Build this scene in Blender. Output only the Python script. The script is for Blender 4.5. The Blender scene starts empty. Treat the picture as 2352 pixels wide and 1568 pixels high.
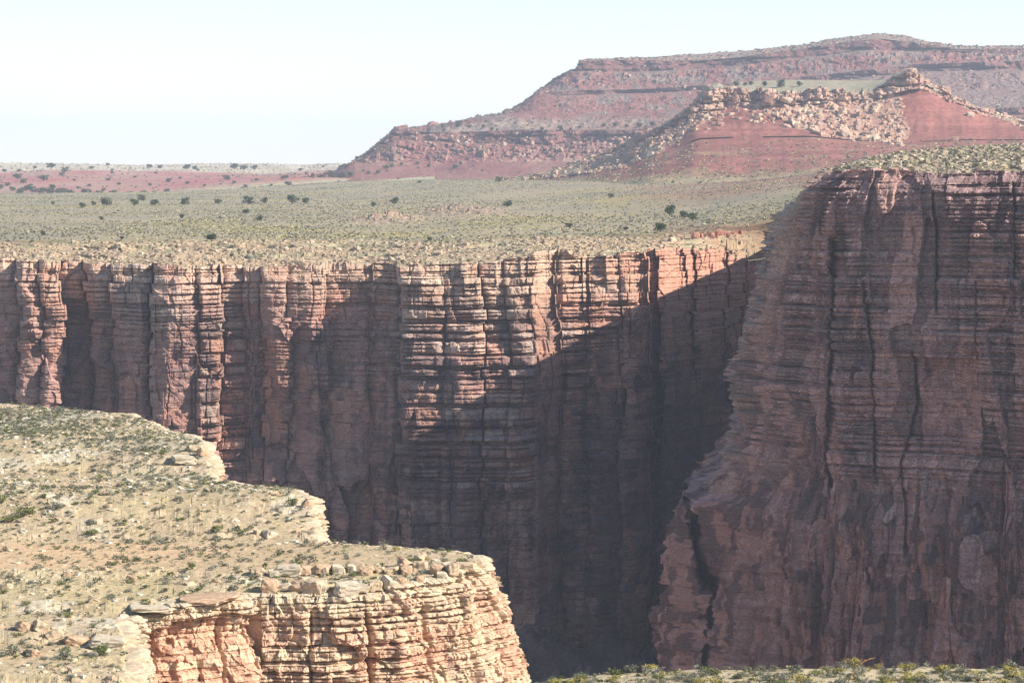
import bpy, math, random
import numpy as np

# ------------------------------------------------------------------ camera, sky, sun, exposure
S = bpy.context.scene
COL = S.collection
FD = 6670.0                       # focal length in the measuring units (photograph 2352 units wide)
PITCH = math.atan((784 - 390) / FD)
cd = bpy.data.cameras.new("camera")
cam = bpy.data.objects.new("camera", cd); COL.objects.link(cam)
cd.sensor_width = 36.0
cd.lens = 36.0 * FD / 2352.0
cam.location = (0, 0, 0)
cam.rotation_euler = (math.radians(90) - PITCH, 0, 0)
cd.clip_start = 1.0; cd.clip_end = 30000.0
S.camera = cam

SUN_A = math.radians(16.0)        # how far the sun stands on the camera's side of due right
SUN_E = math.radians(33.0)
W = bpy.data.worlds.new("World"); S.world = W; W.use_nodes = True
nt = W.node_tree
sky = nt.nodes.new("ShaderNodeTexSky"); sky.sky_type = 'NISHITA'; sky.sun_disc = False
sky.sun_elevation = SUN_E
sky.sun_rotation = math.radians(90) + SUN_A
sky.altitude = 1500; sky.air_density = 1.0; sky.dust_density = 0.2; sky.ozone_density = 1.0
bg = nt.nodes["Background"]; bg.inputs[1].default_value = 0.090
nt.links.new(sky.outputs[0], bg.inputs[0])
sd = bpy.data.lights.new("sun", 'SUN'); sd.energy = 4.5; sd.angle = math.radians(0.5); sd.color = (1.0, 0.93, 0.82)
sun = bpy.data.objects.new("sun", sd); COL.objects.link(sun)
LDIR = np.array([math.cos(SUN_A) * math.cos(SUN_E), -math.sin(SUN_A) * math.cos(SUN_E), math.sin(SUN_E)])
from mathutils import Vector, Matrix
sun.rotation_euler = Vector(LDIR).to_track_quat('Z', 'Y').to_euler()
S.view_settings.view_transform = 'Standard'; S.view_settings.look = 'None'
S.view_settings.exposure = 1.10; S.view_settings.gamma = 1.0
S.cycles.use_denoising = True
S.cycles.max_bounces = 6; S.cycles.volume_bounces = 1; S.cycles.diffuse_bounces = 4

# ------------------------------------------------------------------ numbers
def Zof(yd, Y):
    return Y * np.tan(np.arctan((784 - np.asarray(yd, float)) / FD) - PITCH)
def ydof(z, Y):
    return 784 - FD * np.tan(np.arctan(z / Y) + PITCH)
def Xof(xd, Y, yd=None):
    # lateral position; the small cosine term of the tilted camera is kept
    if yd is None: k = 1.0
    else: k = 1.0 / (np.cos(PITCH) * (1 - 0) + np.sin(PITCH) * (784 - np.asarray(yd, float)) / FD)
    return (np.asarray(xd, float) - 1176) / FD * Y * k
def xdof(x, y, z):
    d = y * math.cos(PITCH) - z * math.sin(PITCH)
    return 1176 + FD * x / d
def ydof3(x, y, z):
    d = y * math.cos(PITCH) - z * math.sin(PITCH)
    u = y * math.sin(PITCH) + z * math.cos(PITCH)
    return 784 - FD * u / d
def at(xd, yd, Y):
    return np.array([float(Xof(xd, Y, yd)), float(Y), float(Zof(yd, Y))])

def hsh(a, b, c=0, seed=0):
    a = np.asarray(a).astype(np.int64); b = np.asarray(b).astype(np.int64); c = np.asarray(c).astype(np.int64)
    n = (a * 374761393 + b * 668265263 + c * 1442695041 + seed * 97531357 + 1013904223) & 0xFFFFFFFF
    n = ((n ^ (n >> 15)) * 2246822519) & 0xFFFFFFFF
    n = ((n ^ (n >> 13)) * 3266489917) & 0xFFFFFFFF
    n = n ^ (n >> 16)
    return (n / 4294967296.0).astype(np.float32)

def vn2(x, y, seed=0):
    x, y = np.broadcast_arrays(np.asarray(x, np.float32), np.asarray(y, np.float32))
    fx = np.floor(x); fy = np.floor(y)
    ix = fx.astype(np.int64); iy = fy.astype(np.int64)
    tx = x - fx; ty = y - fy
    tx = tx * tx * (3 - 2 * tx); ty = ty * ty * (3 - 2 * ty)
    a = hsh(ix, iy, 0, seed); b = hsh(ix + 1, iy, 0, seed)
    c = hsh(ix, iy + 1, 0, seed); d = hsh(ix + 1, iy + 1, 0, seed)
    return (a + (b - a) * tx) * (1 - ty) + (c + (d - c) * tx) * ty - 0.5      # -0.5 .. 0.5

def fb2(x, y, seed=0, octv=4, gain=0.5):
    r = 0; a = 1.0; tot = 0
    x = np.asarray(x, np.float32); y = np.asarray(y, np.float32)
    for k in range(octv):
        r = r + a * vn2(x, y, seed + 17 * k); tot += a
        x = x * 2.03 + 11.3; y = y * 2.03 - 7.7; a *= gain
    return r / tot * 1.6

def sst(a, b, x):
    t = np.clip((x - a) / (b - a), 0, 1); return t * t * (3 - 2 * t)
def mix(a, b, t):
    t = np.asarray(t)[..., None] if np.ndim(a) > np.ndim(t) or np.ndim(b) > np.ndim(t) or np.ndim(a) == 1 else t
    return a * (1 - t) + b * t
def C(*v): return np.array(v, np.float32)

# ------------------------------------------------------------------ materials and meshes
def earth_material(name, fine=3.0, bump=0.25, amount=0.35, stretch=(1, 1, 1), rough=0.95):
    m = bpy.data.materials.new(name); m.use_nodes = True
    t = m.node_tree; p = t.nodes["Principled BSDF"]
    p.inputs["Roughness"].default_value = rough
    p.inputs["Specular IOR Level"].default_value = 0.12
    a = t.nodes.new("ShaderNodeAttribute"); a.attribute_name = "Col"
    g = t.nodes.new("ShaderNodeNewGeometry")
    mp = t.nodes.new("ShaderNodeMapping"); mp.inputs["Scale"].default_value = stretch
    t.links.new(g.outputs["Position"], mp.inputs["Vector"])
    n = t.nodes.new("ShaderNodeTexNoise"); n.inputs["Scale"].default_value = fine
    n.inputs["Detail"].default_value = 5.0; n.inputs["Roughness"].default_value = 0.65
    t.links.new(mp.outputs[0], n.inputs["Vector"])
    r = t.nodes.new("ShaderNodeMapRange")
    r.inputs["From Min"].default_value = 0.28; r.inputs["From Max"].default_value = 0.72
    r.inputs["To Min"].default_value = 1 - amount; r.inputs["To Max"].default_value = 1 + amount
    t.links.new(n.outputs["Fac"], r.inputs["Value"])
    v = t.nodes.new("ShaderNodeVectorMath"); v.operation = 'SCALE'
    t.links.new(a.outputs["Color"], v.inputs[0]); t.links.new(r.outputs[0], v.inputs["Scale"])
    t.links.new(v.outputs[0], p.inputs["Base Color"])
    if bump:
        b = t.nodes.new("ShaderNodeBump"); b.inputs["Strength"].default_value = 0.7; b.inputs["Distance"].default_value = bump
        t.links.new(n.outputs["Fac"], b.inputs["Height"]); t.links.new(b.outputs[0], p.inputs["Normal"])
    return m

def np_mesh(name, V, F, mat, colors=None):
    """V n x 3, F list of (m x k) arrays"""
    me = bpy.data.meshes.new(name)
    V = np.ascontiguousarray(V, np.float32)
    me.vertices.add(len(V)); me.vertices.foreach_set("co", V.ravel())
    if not isinstance(F, (list, tuple)): F = [F]
    loops = np.concatenate([f.ravel() for f in F]).astype(np.int32)
    tot = np.concatenate([np.full(len(f), f.shape[1], np.int32) for f in F])
    st = np.concatenate([[0], np.cumsum(tot)[:-1]]).astype(np.int32)
    me.loops.add(len(loops)); me.loops.foreach_set("vertex_index", loops)
    me.polygons.add(len(tot)); me.polygons.foreach_set("loop_start", st)
    try: me.polygons.foreach_set("loop_total", tot)
    except Exception: pass
    me.polygons.foreach_set("use_smooth", np.zeros(len(tot), dtype=bool))
    me.update(calc_edges=True)
    if colors is not None:
        ca = me.color_attributes.new("Col", 'FLOAT_COLOR', 'POINT')
        c4 = np.ones((len(V), 4), np.float32); c4[:, :3] = np.clip(colors.reshape(-1, 3), 0.004, 0.9)
        ca.data.foreach_set("color", c4.ravel())
    me.materials.append(mat)
    return me

def grid_faces(R, M, keep=None):
    i = np.arange(R * M).reshape(R, M)
    q = np.stack([i[:-1, :-1], i[1:, :-1], i[1:, 1:], i[:-1, 1:]], -1)
    if keep is not None: return q[keep]
    return q.reshape(-1, 4)

def obj(name, me, parent=None, **props):
    o = bpy.data.objects.new(name, me); COL.objects.link(o)
    if parent is not None: o.parent = parent
    for k, v in props.items(): o[k] = v
    return o

TERR = {}      # terrain grids, for standing things on them
def terrain(name, P, Cc, mat, keep=None, flip=False):
    R, M = P.shape[:2]
    f = grid_faces(R, M, keep)
    if flip: f = f[:, ::-1]
    me = np_mesh(name, P.reshape(-1, 3), f, mat, Cc)
    o = obj(name, me, kind='structure')
    return o
def register(key, P, mask=None):
    q = P.reshape(-1, 3)
    a = np.gradient(P, axis=0); b = np.gradient(P, axis=1)
    w = np.linalg.norm(np.cross(a, b), axis=-1).ravel()
    if mask is not None: q = q[mask.ravel()]; w = w[mask.ravel()]
    TERR[key] = (q, xdof(q[:, 0], q[:, 1], q[:, 2]), ydof3(q[:, 0], q[:, 1], q[:, 2]), w)

# ------------------------------------------------------------------ bedded rock
class Layers:
    def __init__(s, lo, hi, seed, hard=(1.0, 2.6), soft=(0.25, 0.7), joint=(2.0, 6.0), p_soft=0.75):
        r = np.random.RandomState(seed)
        b = [lo]; k = []
        while b[-1] < hi:
            b.append(b[-1] + r.uniform(*hard)); k.append(1)
            if r.rand() < p_soft:
                b.append(b[-1] + r.uniform(*soft)); k.append(0)
        s.b = np.array(b); s.k = np.array(k, np.float32); n = len(k)
        s.h = r.rand(n).astype(np.float32); s.j = r.uniform(joint[0], joint[1], n); s.o = r.rand(n) * 100
        s.tint = r.rand(n).astype(np.float32)
        s.seed = seed
def bedded(s, z, L, warp=0.5, wl=25.0):
    zw = z + warp * fb2(s / wl, z / (wl * 2), L.seed + 5, 3) + 0.12 * warp * fb2(s / (wl * .12), z / wl, L.seed + 6, 2)
    i = np.clip(np.searchsorted(L.b, zw) - 1, 0, len(L.k) - 1)
    lo = L.b[i]; th = L.b[i + 1] - lo
    dz = np.minimum(zw - lo, lo + th - zw)
    sp = L.j[i]
    q = (s + 0.25 * sp * fb2(s / sp / 3 + 9, z / 3, L.seed + 7, 2)) / sp + L.o[i]
    j = np.floor(q); fr = q - j
    b0 = 0.5 * (hsh(i, j, 1, L.seed) - .5); b1 = 1 + 0.5 * (hsh(i, j + 1, 1, L.seed) - .5)
    lowr = fr < b0; high = fr > b1
    du = np.where(lowr, b0 - fr, np.where(high, fr - b1, np.minimum(fr - b0, b1 - fr))) * sp
    j = j + np.where(high, 1, 0) - np.where(lowr, 1, 0)
    return dict(k=L.k[i], h=L.h[i], hb=hsh(i, j, 2, L.seed), hc=hsh(i, j, 3, L.seed), dz=dz, du=du, tint=L.tint[i], th=th,
                t=(zw - lo) / th)

def polyline(pts, x):
    p = np.array(pts, float); return np.interp(x, p[:, 0], p[:, 1])

def facets(s, z, a, b, seed, off=.6, tilt=.25, wob=.35):
    """broken faces: cells of a by b metres, each a plane of its own; returns offset, distance to the edge (cells), a random number"""
    u = s / a + wob * fb2(s / a * 1.3, z / b * 1.3, seed + 1, 3); v = z / b + wob * fb2(s / a * 1.3 + 40, z / b * 1.3, seed + 2, 3)
    fu = np.floor(u); fv = np.floor(v)
    d1 = np.full(u.shape, 9.0, np.float32); d2 = d1.copy(); out = np.zeros(u.shape, np.float32); rid = out.copy()
    for i in (-1, 0, 1):
        for j in (-1, 0, 1):
            iu = fu + i; iv = fv + j
            cu = iu + .5 + .8 * (hsh(iu, iv, 1, seed) - .5); cv = iv + .5 + .8 * (hsh(iu, iv, 2, seed) - .5)
            du = u - cu; dv = v - cv; d = np.maximum(np.abs(du), np.abs(dv)) * .7 + .3 * np.sqrt(du * du + dv * dv)
            h = hsh(iu, iv, 3, seed)
            val = off * (h - .5) * 2 + tilt * a * (hsh(iu, iv, 4, seed) - .5) * 2 * du + tilt * .5 * b * (hsh(iu, iv, 5, seed) - .5) * dv
            n = d < d1
            d2 = np.where(n, d1, np.minimum(d2, d)); out = np.where(n, val, out); rid = np.where(n, h, rid); d1 = np.where(n, d, d1)
    return out, d2 - d1, rid
# base colours (real-world albedo)
CREAM = C(.48, .37, .25); TAN = C(.36, .25, .17); SALMON = C(.42, .23, .15); MAROON = C(.235, .135, .115)
BROWN = C(.25, .15, .115); VARN = C(.115, .082, .076); GREYR = C(.28, .225, .185); SAND = C(.46, .34, .21)
REDSOIL = C(.30, .105, .085); SAGE = C(.20, .20, .145); STRAW = C(.40, .35, .19); PALE = C(.46, .40, .30)

M_WALL = earth_material("bedded_canyon_rock", 1.5, 0.35, 0.42, (1, 1, 2.2))
M_SHADE = earth_material("massive_canyon_rock", 2.4, 0.32, 0.50, (1, 1, 1.8))
M_FORE = earth_material("bright_limestone", 3.0, 0.10, 0.30, (1, 1, 1.8))
M_SOIL = earth_material("dry_plain_soil", 0.8, 0.2, 0.3)
M_BENCH = earth_material("stony_bench_soil", 2.5, 0.08, 0.3)
M_HILL = earth_material("red_hill_rock", 0.35, 0.9, 0.30, (1, 1, 1.6))

# ------------------------------------------------------------------ far canyon wall
def far_wall():
    xd = np.arange(-130, 1960, 1.05); M = len(xd)
    Y0 = polyline([(-130, 614), (350, 609), (600, 607), (1100, 601), (1230, 602), (1300, 606), (1500, 612), (1700, 640), (1960, 660)], xd)
    rim_yd = polyline([(-130, 596), (0, 598), (140, 604), (240, 606), (330, 608), (430, 612), (520, 612), (640, 612), (740, 608), (800, 604),
                       (930, 610), (1100, 606), (1200, 590), (1280, 575), (1350, 590), (1480, 578), (1560, 572), (1640, 576), (1680, 592), (1720, 606), (1780, 600), (1960, 580)], xd)
    rim_yd = rim_yd + 7 * fb2(xd / 40, xd * 0, 3, 3) + 2.5 * np.sign(vn2(xd / 17, xd * 0, 5)) * (vn2(xd / 60, 0 * xd, 8) > -.1)
    zt = Zof(rim_yd, Y0)
    R = 860
    v = np.linspace(0, 1, R) ** 1.0
    zb = -121.0
    z = zt[None, :] + (zb - zt)[None, :] * v[:, None]
    X = np.broadcast_to(xd[None, :], z.shape)
    yd = ydof(z, Y0[None, :])
    s = (X - 1176) / FD * 600.0                                   # metres along the wall
    # columns and alcoves:  left, right, upper offset, lower offset, turn (right side back positive)
    # left, right, upper offset, lower offset, place of the ridge, turn of the right side, turn of the left side
    cols = [(-130, -40, -3, -2.5, .6, .3, .1), (-40, 42, -3.5, -3, .7, .4, 0), (42, 95, 2.0, .6, .35, .50, .2), (97, 146, 2.4, .9, .35, .55, .2), (146, 203, -14, -12, .5, 0, 0), (203, 258, -7, -5, .5, .25, .3),
            (260, 347, -.6, -.6, .8, .55, .28), (351, 456, 4.4, 4.2, .36, .42, .30), (458, 511, 2.6, 3.2, .1, .60, 0), (514, 566, -4.5, -5.0, .2, .32, 0), (567, 606, -3.4, -5.5, .3, .35, 0), (606, 668, -2.2, -5.8, .4, .35, .1),
            (668, 752, -3.6, -5.8, .5, .30, .1), (753, 848, -7.6, -6.0, .9, .3, -.05), (849, 913, -5.5, -4.4, .8, .3, .1), (915, 1010, 2.8, 2.0, .1, .14, 0), (1011, 1102, 2.0, 2.0, .55, .36, .06),
            (1105, 1165, -1.5, .8, .8, .3, 0), (1166, 1224, .6, 2.0, .5, .40, .05), (1226, 1288, -.2, .6, .02, .75, 0), (1290, 1352, -3.5, -3.0, .25, .40, .1), (1353, 1425, -3.0, -4.5, .1, .34, 0), (1425, 1492, -3.6, -5, .3, .48, 0),
            (1494, 1516, -17, -18, .5, 0, 0), (1516, 1600, -11, -12, .2, .5, .2), (1600, 1672, -12, -15, .2, .5, 0), (1672, 1712, -15, -20, .5, 0, 0), (1712, 1752, -19, -24, .5, 0, 0), (1752, 1960, -23, -28, .5, 0, 0)]
    LH = Layers(-125, 5, 11, hard=(1.0, 2.9), soft=(.3, .8), joint=(3.5, 10))
    bi = np.searchsorted(LH.b, z + 1.0 * fb2(s / 30, z / 50, 16, 2)); blkx = np.floor(X / 130 + .6 * fb2(X / 90, z / 60, 17, 2))
    wx = X + 20 * fb2(z / 20, X / 200, 21, 3) + 3.0 * fb2(z / 4, X / 60, 22, 2) + 11 * (hsh(bi, blkx, 0, 18) - .5) + 12 * (hsh(np.floor(bi / 4), blkx, 0, 19) - .5)
    low = sst(760, 1120, yd)
    D = np.zeros_like(z)
    for (a, b, u, l, pk, kr, kl) in cols:
        m = sst(a - 1.6, a + 1.2, wx) * (1 - sst(b - 1.2, b + 1.6, wx))
        t = np.clip((wx - a) / (b - a), 0, 1)
        yj = 700 + 330 * float(hsh(int(a) + 500, 3, 0, 14)); stp = .5 * sst(yj - 8, yj + 8, yd + 40 * fb2(s / 6, z / 8, 15, 2)) + .5 * low
        hj = float(hsh(int(a) + 500, 5, 0, 14)); y2 = 640 + 240 * hj
        base = u + (l - u) * stp + (1.6 * hj - .4) * (sst(y2 - 6, y2 + 6, yd + 30 * fb2(s / 5, z / 8, 13, 2)) - 1)
        wm = (b - a) / FD * 600
        rnd = -.7 * np.abs(2 * t - 1) ** 5 - kr * np.maximum(0, t - pk) * wm - kl * np.maximum(0, pk - t) * wm
        D += m * (base + rnd)
    cov = np.zeros_like(z)
    for (a, b, *_r) in cols:
        cov += sst(a - 1.6, a + 1.2, wx) * (1 - sst(b - 1.2, b + 1.6, wx))
    gapd = np.interp(wx, [-130, 44, 96, 146, 203, 260, 349, 457, 512, 567, 607, 668, 752, 848, 914, 1010, 1103, 1165, 1225, 1289, 1352, 1425, 1492, 1516, 1600, 1672],
                     [3, 4, 2.2, 3, 2, 3, 8, 1.0, 6, 2.5, .4, .5, 4, 1.6, 1.5, .7, 7, 1.4, .6, 1.5, 1.2, 2, 3, 2, 1.0, 3])
    D -= (1 - np.clip(cov, 0, 1)) * gapd * np.where(gapd > 5, 1, (1 - .9 * sst(700, 1000, yd + 260 * vn2(wx / 60, 0 * wx, 24))))
    # crowns of the columns stand back by ragged steps
    cr = .4 + 3.4 * hsh(np.floor(wx / 47.0 + .4), 0, 0, 25) * (vn2(wx / 90, 0 * wx, 26) + .7)
    D -= cr * (1 - sst(612, 690, yd + 34 * fb2(s / 5, z / 6, 27, 3)))
    D -= 1.3 * (1 - sst(612, 640, yd + 26 * vn2(np.floor(s / 2.3), 0 * s, 28)))
    f1, e1, id1 = facets(s, z, 6.5, 11.0, 29, .9, .30)
    f2, e2_, id2 = facets(s, z, 2.6, 3.6, 30, .38, .26)
    D += f1 * (.55 + .45 * low) + f2 * .8
    # minor vertical joints
    jx = (wx + 5 * fb2(z / 10, X / 200, 31, 2)) / 31.0
    jj = np.floor(jx); jd = np.abs(jx - jj - .5 - .35 * (hsh(jj, 0, 0, 41) - .5)) * 31.0 / FD * 600
    jon = sst(.55, .68, vn2(jj * 3.7, z / 12, 43) + .5)
    D -= .8 * np.exp(-(jd / .14) ** 2) * jon * (vn2(jj * 1.7, 0 * jj, 44) > -.1)
    # batter: the foot stands forward
    D += polyline([(560, -1.6), (640, -.3), (700, 0), (1000, 1.2), (1250, 4), (1400, 8), (1700, 15)], yd)
    # ledge in the middle of the wall
    led = sst(925, 950, X) * (1 - sst(1235, 1250, X))
    D += led * 2.8 * sst(997, 1003, yd + 3 * fb2(s / 4, z / 9, 51, 2))
    # broad swells
    D += 3.4 * fb2(s / 32, z / 60, 60, 2) + 2.4 * fb2(s / 14, z / 28, 61, 3) + .5 * fb2(s / 3.5, z / 9, 62, 3)
    # beds
    B = bedded(s, z, LH, 1.0)
    LT = Layers(-125, 5, 12, hard=(.45, 1.2), soft=(.15, .35), joint=(2.2, 6))
    T = bedded(s, z, LT, .9)
    ledgy = np.clip(.22 + 1.5 * fb2(s / 13 + 3, z / 16, 71, 3), 0.05, 1)
    box = lambda x0, x1, y0, y1: sst(x0 - 6, x0 + 6, X) * (1 - sst(x1 - 6, x1 + 6, X)) * sst(y0 - 20, y0 + 20, yd) * (1 - sst(y1 - 20, y1 + 20, yd))
    ledgy = np.maximum(ledgy, box(915, 1240, 600, 1120)); ledgy = np.maximum(ledgy, box(1288, 1355, 600, 960))
    ledgy = np.maximum(ledgy, box(-130, 1500, 560, 720) * (.45 + .9 * fb2(s / 12, z / 12, 72, 3))); ledgy = np.maximum(ledgy, box(455, 566, 560, 1100) * .8)
    smooth = np.maximum(box(1226, 1288, 640, 1300), box(570, 930, 890, 1300) * .8)
    smooth = np.maximum(smooth, box(-130, 456, 745, 1200) * .75)
    smooth = np.maximum(smooth, box(1290, 1700, 900, 1500) * .45)
    ledgy = ledgy * (1 - .85 * smooth)
    d1 = np.where(B['k'] > .5, .1 + 1.25 * B['h'] ** 2 + 1.0 * (B['hb'] - .5), -.6 * (B['h'] + .3))
    bul = 1 - (2 * np.clip(B['t'], 0, 1) - 1) ** 4                 # pillow-like beds
    d1 = d1 + .30 * bul * B['k']
    e = 1 - np.clip(np.minimum(B['dz'] / .38, B['du'] / .34 + .35), 0, 1)
    d1 = d1 - .6 * e * e
    d2 = np.where(T['k'] > .5, .18 + .25 * T['h'] + .3 * (T['hb'] - .5), -.28)
    e2 = 1 - np.clip(np.minimum(T['dz'] / .16, T['du'] / .15 + .4), 0, 1)
    d2 = d2 - .30 * e2 * e2
    D += 1.1 * d1 * ledgy + 1.25 * d2 * (.45 + .5 * ledgy) * (1 - .5 * smooth) * sst(-.35, .2, fb2(s / 7, z / 5, 73, 3))
    D += .6 * fb2(s / 1.6, z / 1.1, 81, 4)
    # scars: slabs fallen off
    sc = sst(.16, .2, fb2(s / 9, z / 18, 91, 3)); D -= .9 * sc * (1 - .6 * ledgy)
    Y = Y0[None, :] - D
    P = np.stack([Xof(X, Y, yd), Y, z], -1)
    # colours
    tn = (B['tint'] * .5 + T['tint'] * .5)
    c = mix(C(.235, .15, .13), C(.40, .28, .215), np.clip(tn * 1.3 - .15 + .35 * fb2(s / 20, z / 6, 101, 3), 0, 1))
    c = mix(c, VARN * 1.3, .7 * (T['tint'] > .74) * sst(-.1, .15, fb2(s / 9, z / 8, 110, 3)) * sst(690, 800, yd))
    c = mix(c, PALE * .8, .45 * ((T['tint'] > .2) & (T['tint'] < .32)) * sst(-.1, .15, fb2(s / 11, z / 9, 111, 3)))
    c = mix(c, SALMON, np.clip(.45 * smooth + .5 * sc + .8 * sst(.08, .35, fb2(s / 25, z / 13, 102, 3)), 0, .8))
    c = mix(c, MAROON, .55 * sst(.0, .4, fb2(s / 7, z / 16, 103, 4)) * (.4 + .6 * low))
    c = c * (.80 + .4 * id1)[..., None] * (.88 + .24 * id2)[..., None]
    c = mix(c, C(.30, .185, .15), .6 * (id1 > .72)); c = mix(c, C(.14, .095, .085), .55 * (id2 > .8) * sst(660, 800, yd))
    streak = fb2(s / 1.8, z / 26, 104, 4)
    patch = fb2(s / 8, z / 7, 105, 4)
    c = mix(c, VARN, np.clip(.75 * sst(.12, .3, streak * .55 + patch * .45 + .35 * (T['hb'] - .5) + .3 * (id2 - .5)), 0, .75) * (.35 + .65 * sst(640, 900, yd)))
    c = mix(c, C(.10, .074, .07), np.clip(.7 * sst(-.1, .12, .7 * fb2(s / 5, z / 30, 108, 4) + .3 * (T['hb'] - .5) + .25 * (id2 - .5) + .12 * sst(1250, 1400, X)) * sst(1240, 1330, X) * sst(780, 960, yd + 90 * fb2(s / 6, z / 12, 109, 3)), 0, .8))  # deep gorge's shade put into the rock colour, broken up by varnish streaks
    pale = np.clip(1 - sst(600, 760, yd + 60 * fb2(s / 10, z / 20, 106, 3)), 0, 1)
    red_end = sst(1380, 1560, X)
    top = mix(CREAM, SALMON * 1.05, np.clip(red_end + .5 * sst(.1, .3, fb2(s / 6, z / 3, 107, 3)), 0, 1))
    c = mix(c, top, .75 * pale)
    c = mix(c, PALE, .35 * np.where(B['hc'] > .75, 1, 0) * ledgy)
    c = c * (.85 + .3 * B['hc'] * ledgy + .3 * (1 - ledgy) * .5)[..., None]
    c = c * C(1.06, 1.0, 1.05)
    # tuck the upper edge back under the rim
    top_rows = []
    for back, dz in ((2.5, -.1), (7, -.8)):
        q = P[0].copy(); q[:, 1] += back; q[:, 0] = Xof(xd, q[:, 1], rim_yd); q[:, 2] += dz; top_rows.insert(0, q)
    P = np.concatenate([np.stack(top_rows), P]); c = np.concatenate([c[:1], c[:1], c])
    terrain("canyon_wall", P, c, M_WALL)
    return xd, Y0, P[2, :, 1].copy(), zt
FW = far_wall()

# ------------------------------------------------------------------ lofts through measured lines
def loft(us, curves, rows, sil=None, soft=0):
    """curves: (points (xd, yd), depth points (xd, Y) or a number), back to back; each column keeps its bearing"""
    yds, Ys = [], []
    sl = polyline(sil, us) if sil is not None else None
    for k, (p, Yk) in enumerate(curves):
        y = polyline(p, us)
        if soft and k < len(curves) - 2:
            w = np.hanning(soft + 2)[1:-1]; w /= w.sum(); y = np.convolve(np.pad(y, soft, mode='edge'), w, 'same')[soft:-soft]
        if sl is not None and k < len(curves) - 1: y = np.maximum(y, sl)
        yk = polyline(Yk, us) if isinstance(Yk, (list, tuple)) else np.full(len(us), float(Yk))
        if soft:
            w = np.hanning(2 * soft + 2)[1:-1]; w /= w.sum(); yk = np.convolve(np.pad(yk, 2 * soft, mode='edge'), w, 'same')[2 * soft:-2 * soft]
        yds.append(y); Ys.append(yk)
    zs = [Zof(a, b) for a, b in zip(yds, Ys)]
    oy, oz, seg, tt = [], [], [], []
    for k in range(len(curves) - 1):
        n = rows[k]
        t = np.linspace(0, 1, n, endpoint=(k == len(curves) - 2))
        oy.append(Ys[k][None] * (1 - t[:, None]) + Ys[k + 1][None] * t[:, None])
        oz.append(zs[k][None] * (1 - t[:, None]) + zs[k + 1][None] * t[:, None])
        seg += [k] * n; tt += list(t)
    return np.concatenate(oy), np.concatenate(oz), np.array(seg), np.array(tt)
def fan(us, Y, z):
    U = np.broadcast_to(np.asarray(us)[None, :], Y.shape)
    d = Y * math.cos(PITCH) - z * math.sin(PITCH)
    return np.stack([(U - 1176) / FD * d, Y, z], -1)

def rock_bumps(x, y, g, seed, dens=0.6, ax=1.0):
    """height of half-buried blocks, one per jittered cell of size g"""
    x = np.asarray(x, np.float32) / g; y = np.asarray(y, np.float32) / g
    fx = np.floor(x); fy = np.floor(y); out = np.zeros(x.shape, np.float32)
    for dx in (-1, 0, 1):
        for dy in (-1, 0, 1):
            ix = fx + dx; iy = fy + dy
            on = hsh(ix, iy, 1, seed) < dens
            cx = ix + .5 + .7 * (hsh(ix, iy, 2, seed) - .5); cy = iy + .5 + .7 * (hsh(ix, iy, 3, seed) - .5)
            r = .18 + .42 * hsh(ix, iy, 4, seed) ** 2
            th = hsh(ix, iy, 5, seed) * 3.1416
            ux = (x - cx) * np.cos(th) + (y - cy) * np.sin(th); uy = -(x - cx) * np.sin(th) + (y - cy) * np.cos(th)
            q = np.maximum(np.abs(ux) / r, np.abs(uy) / (r * (.55 + .4 * hsh(ix, iy, 6, seed))))
            tilt = 1 + .5 * (hsh(ix, iy, 7, seed) - .5) * ux / r
            h = np.where(on & (q < 1), r * .9 * tilt * np.minimum(1, 3.5 * (1 - q)), 0)
            out = np.maximum(out, h)
    return out * g

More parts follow.
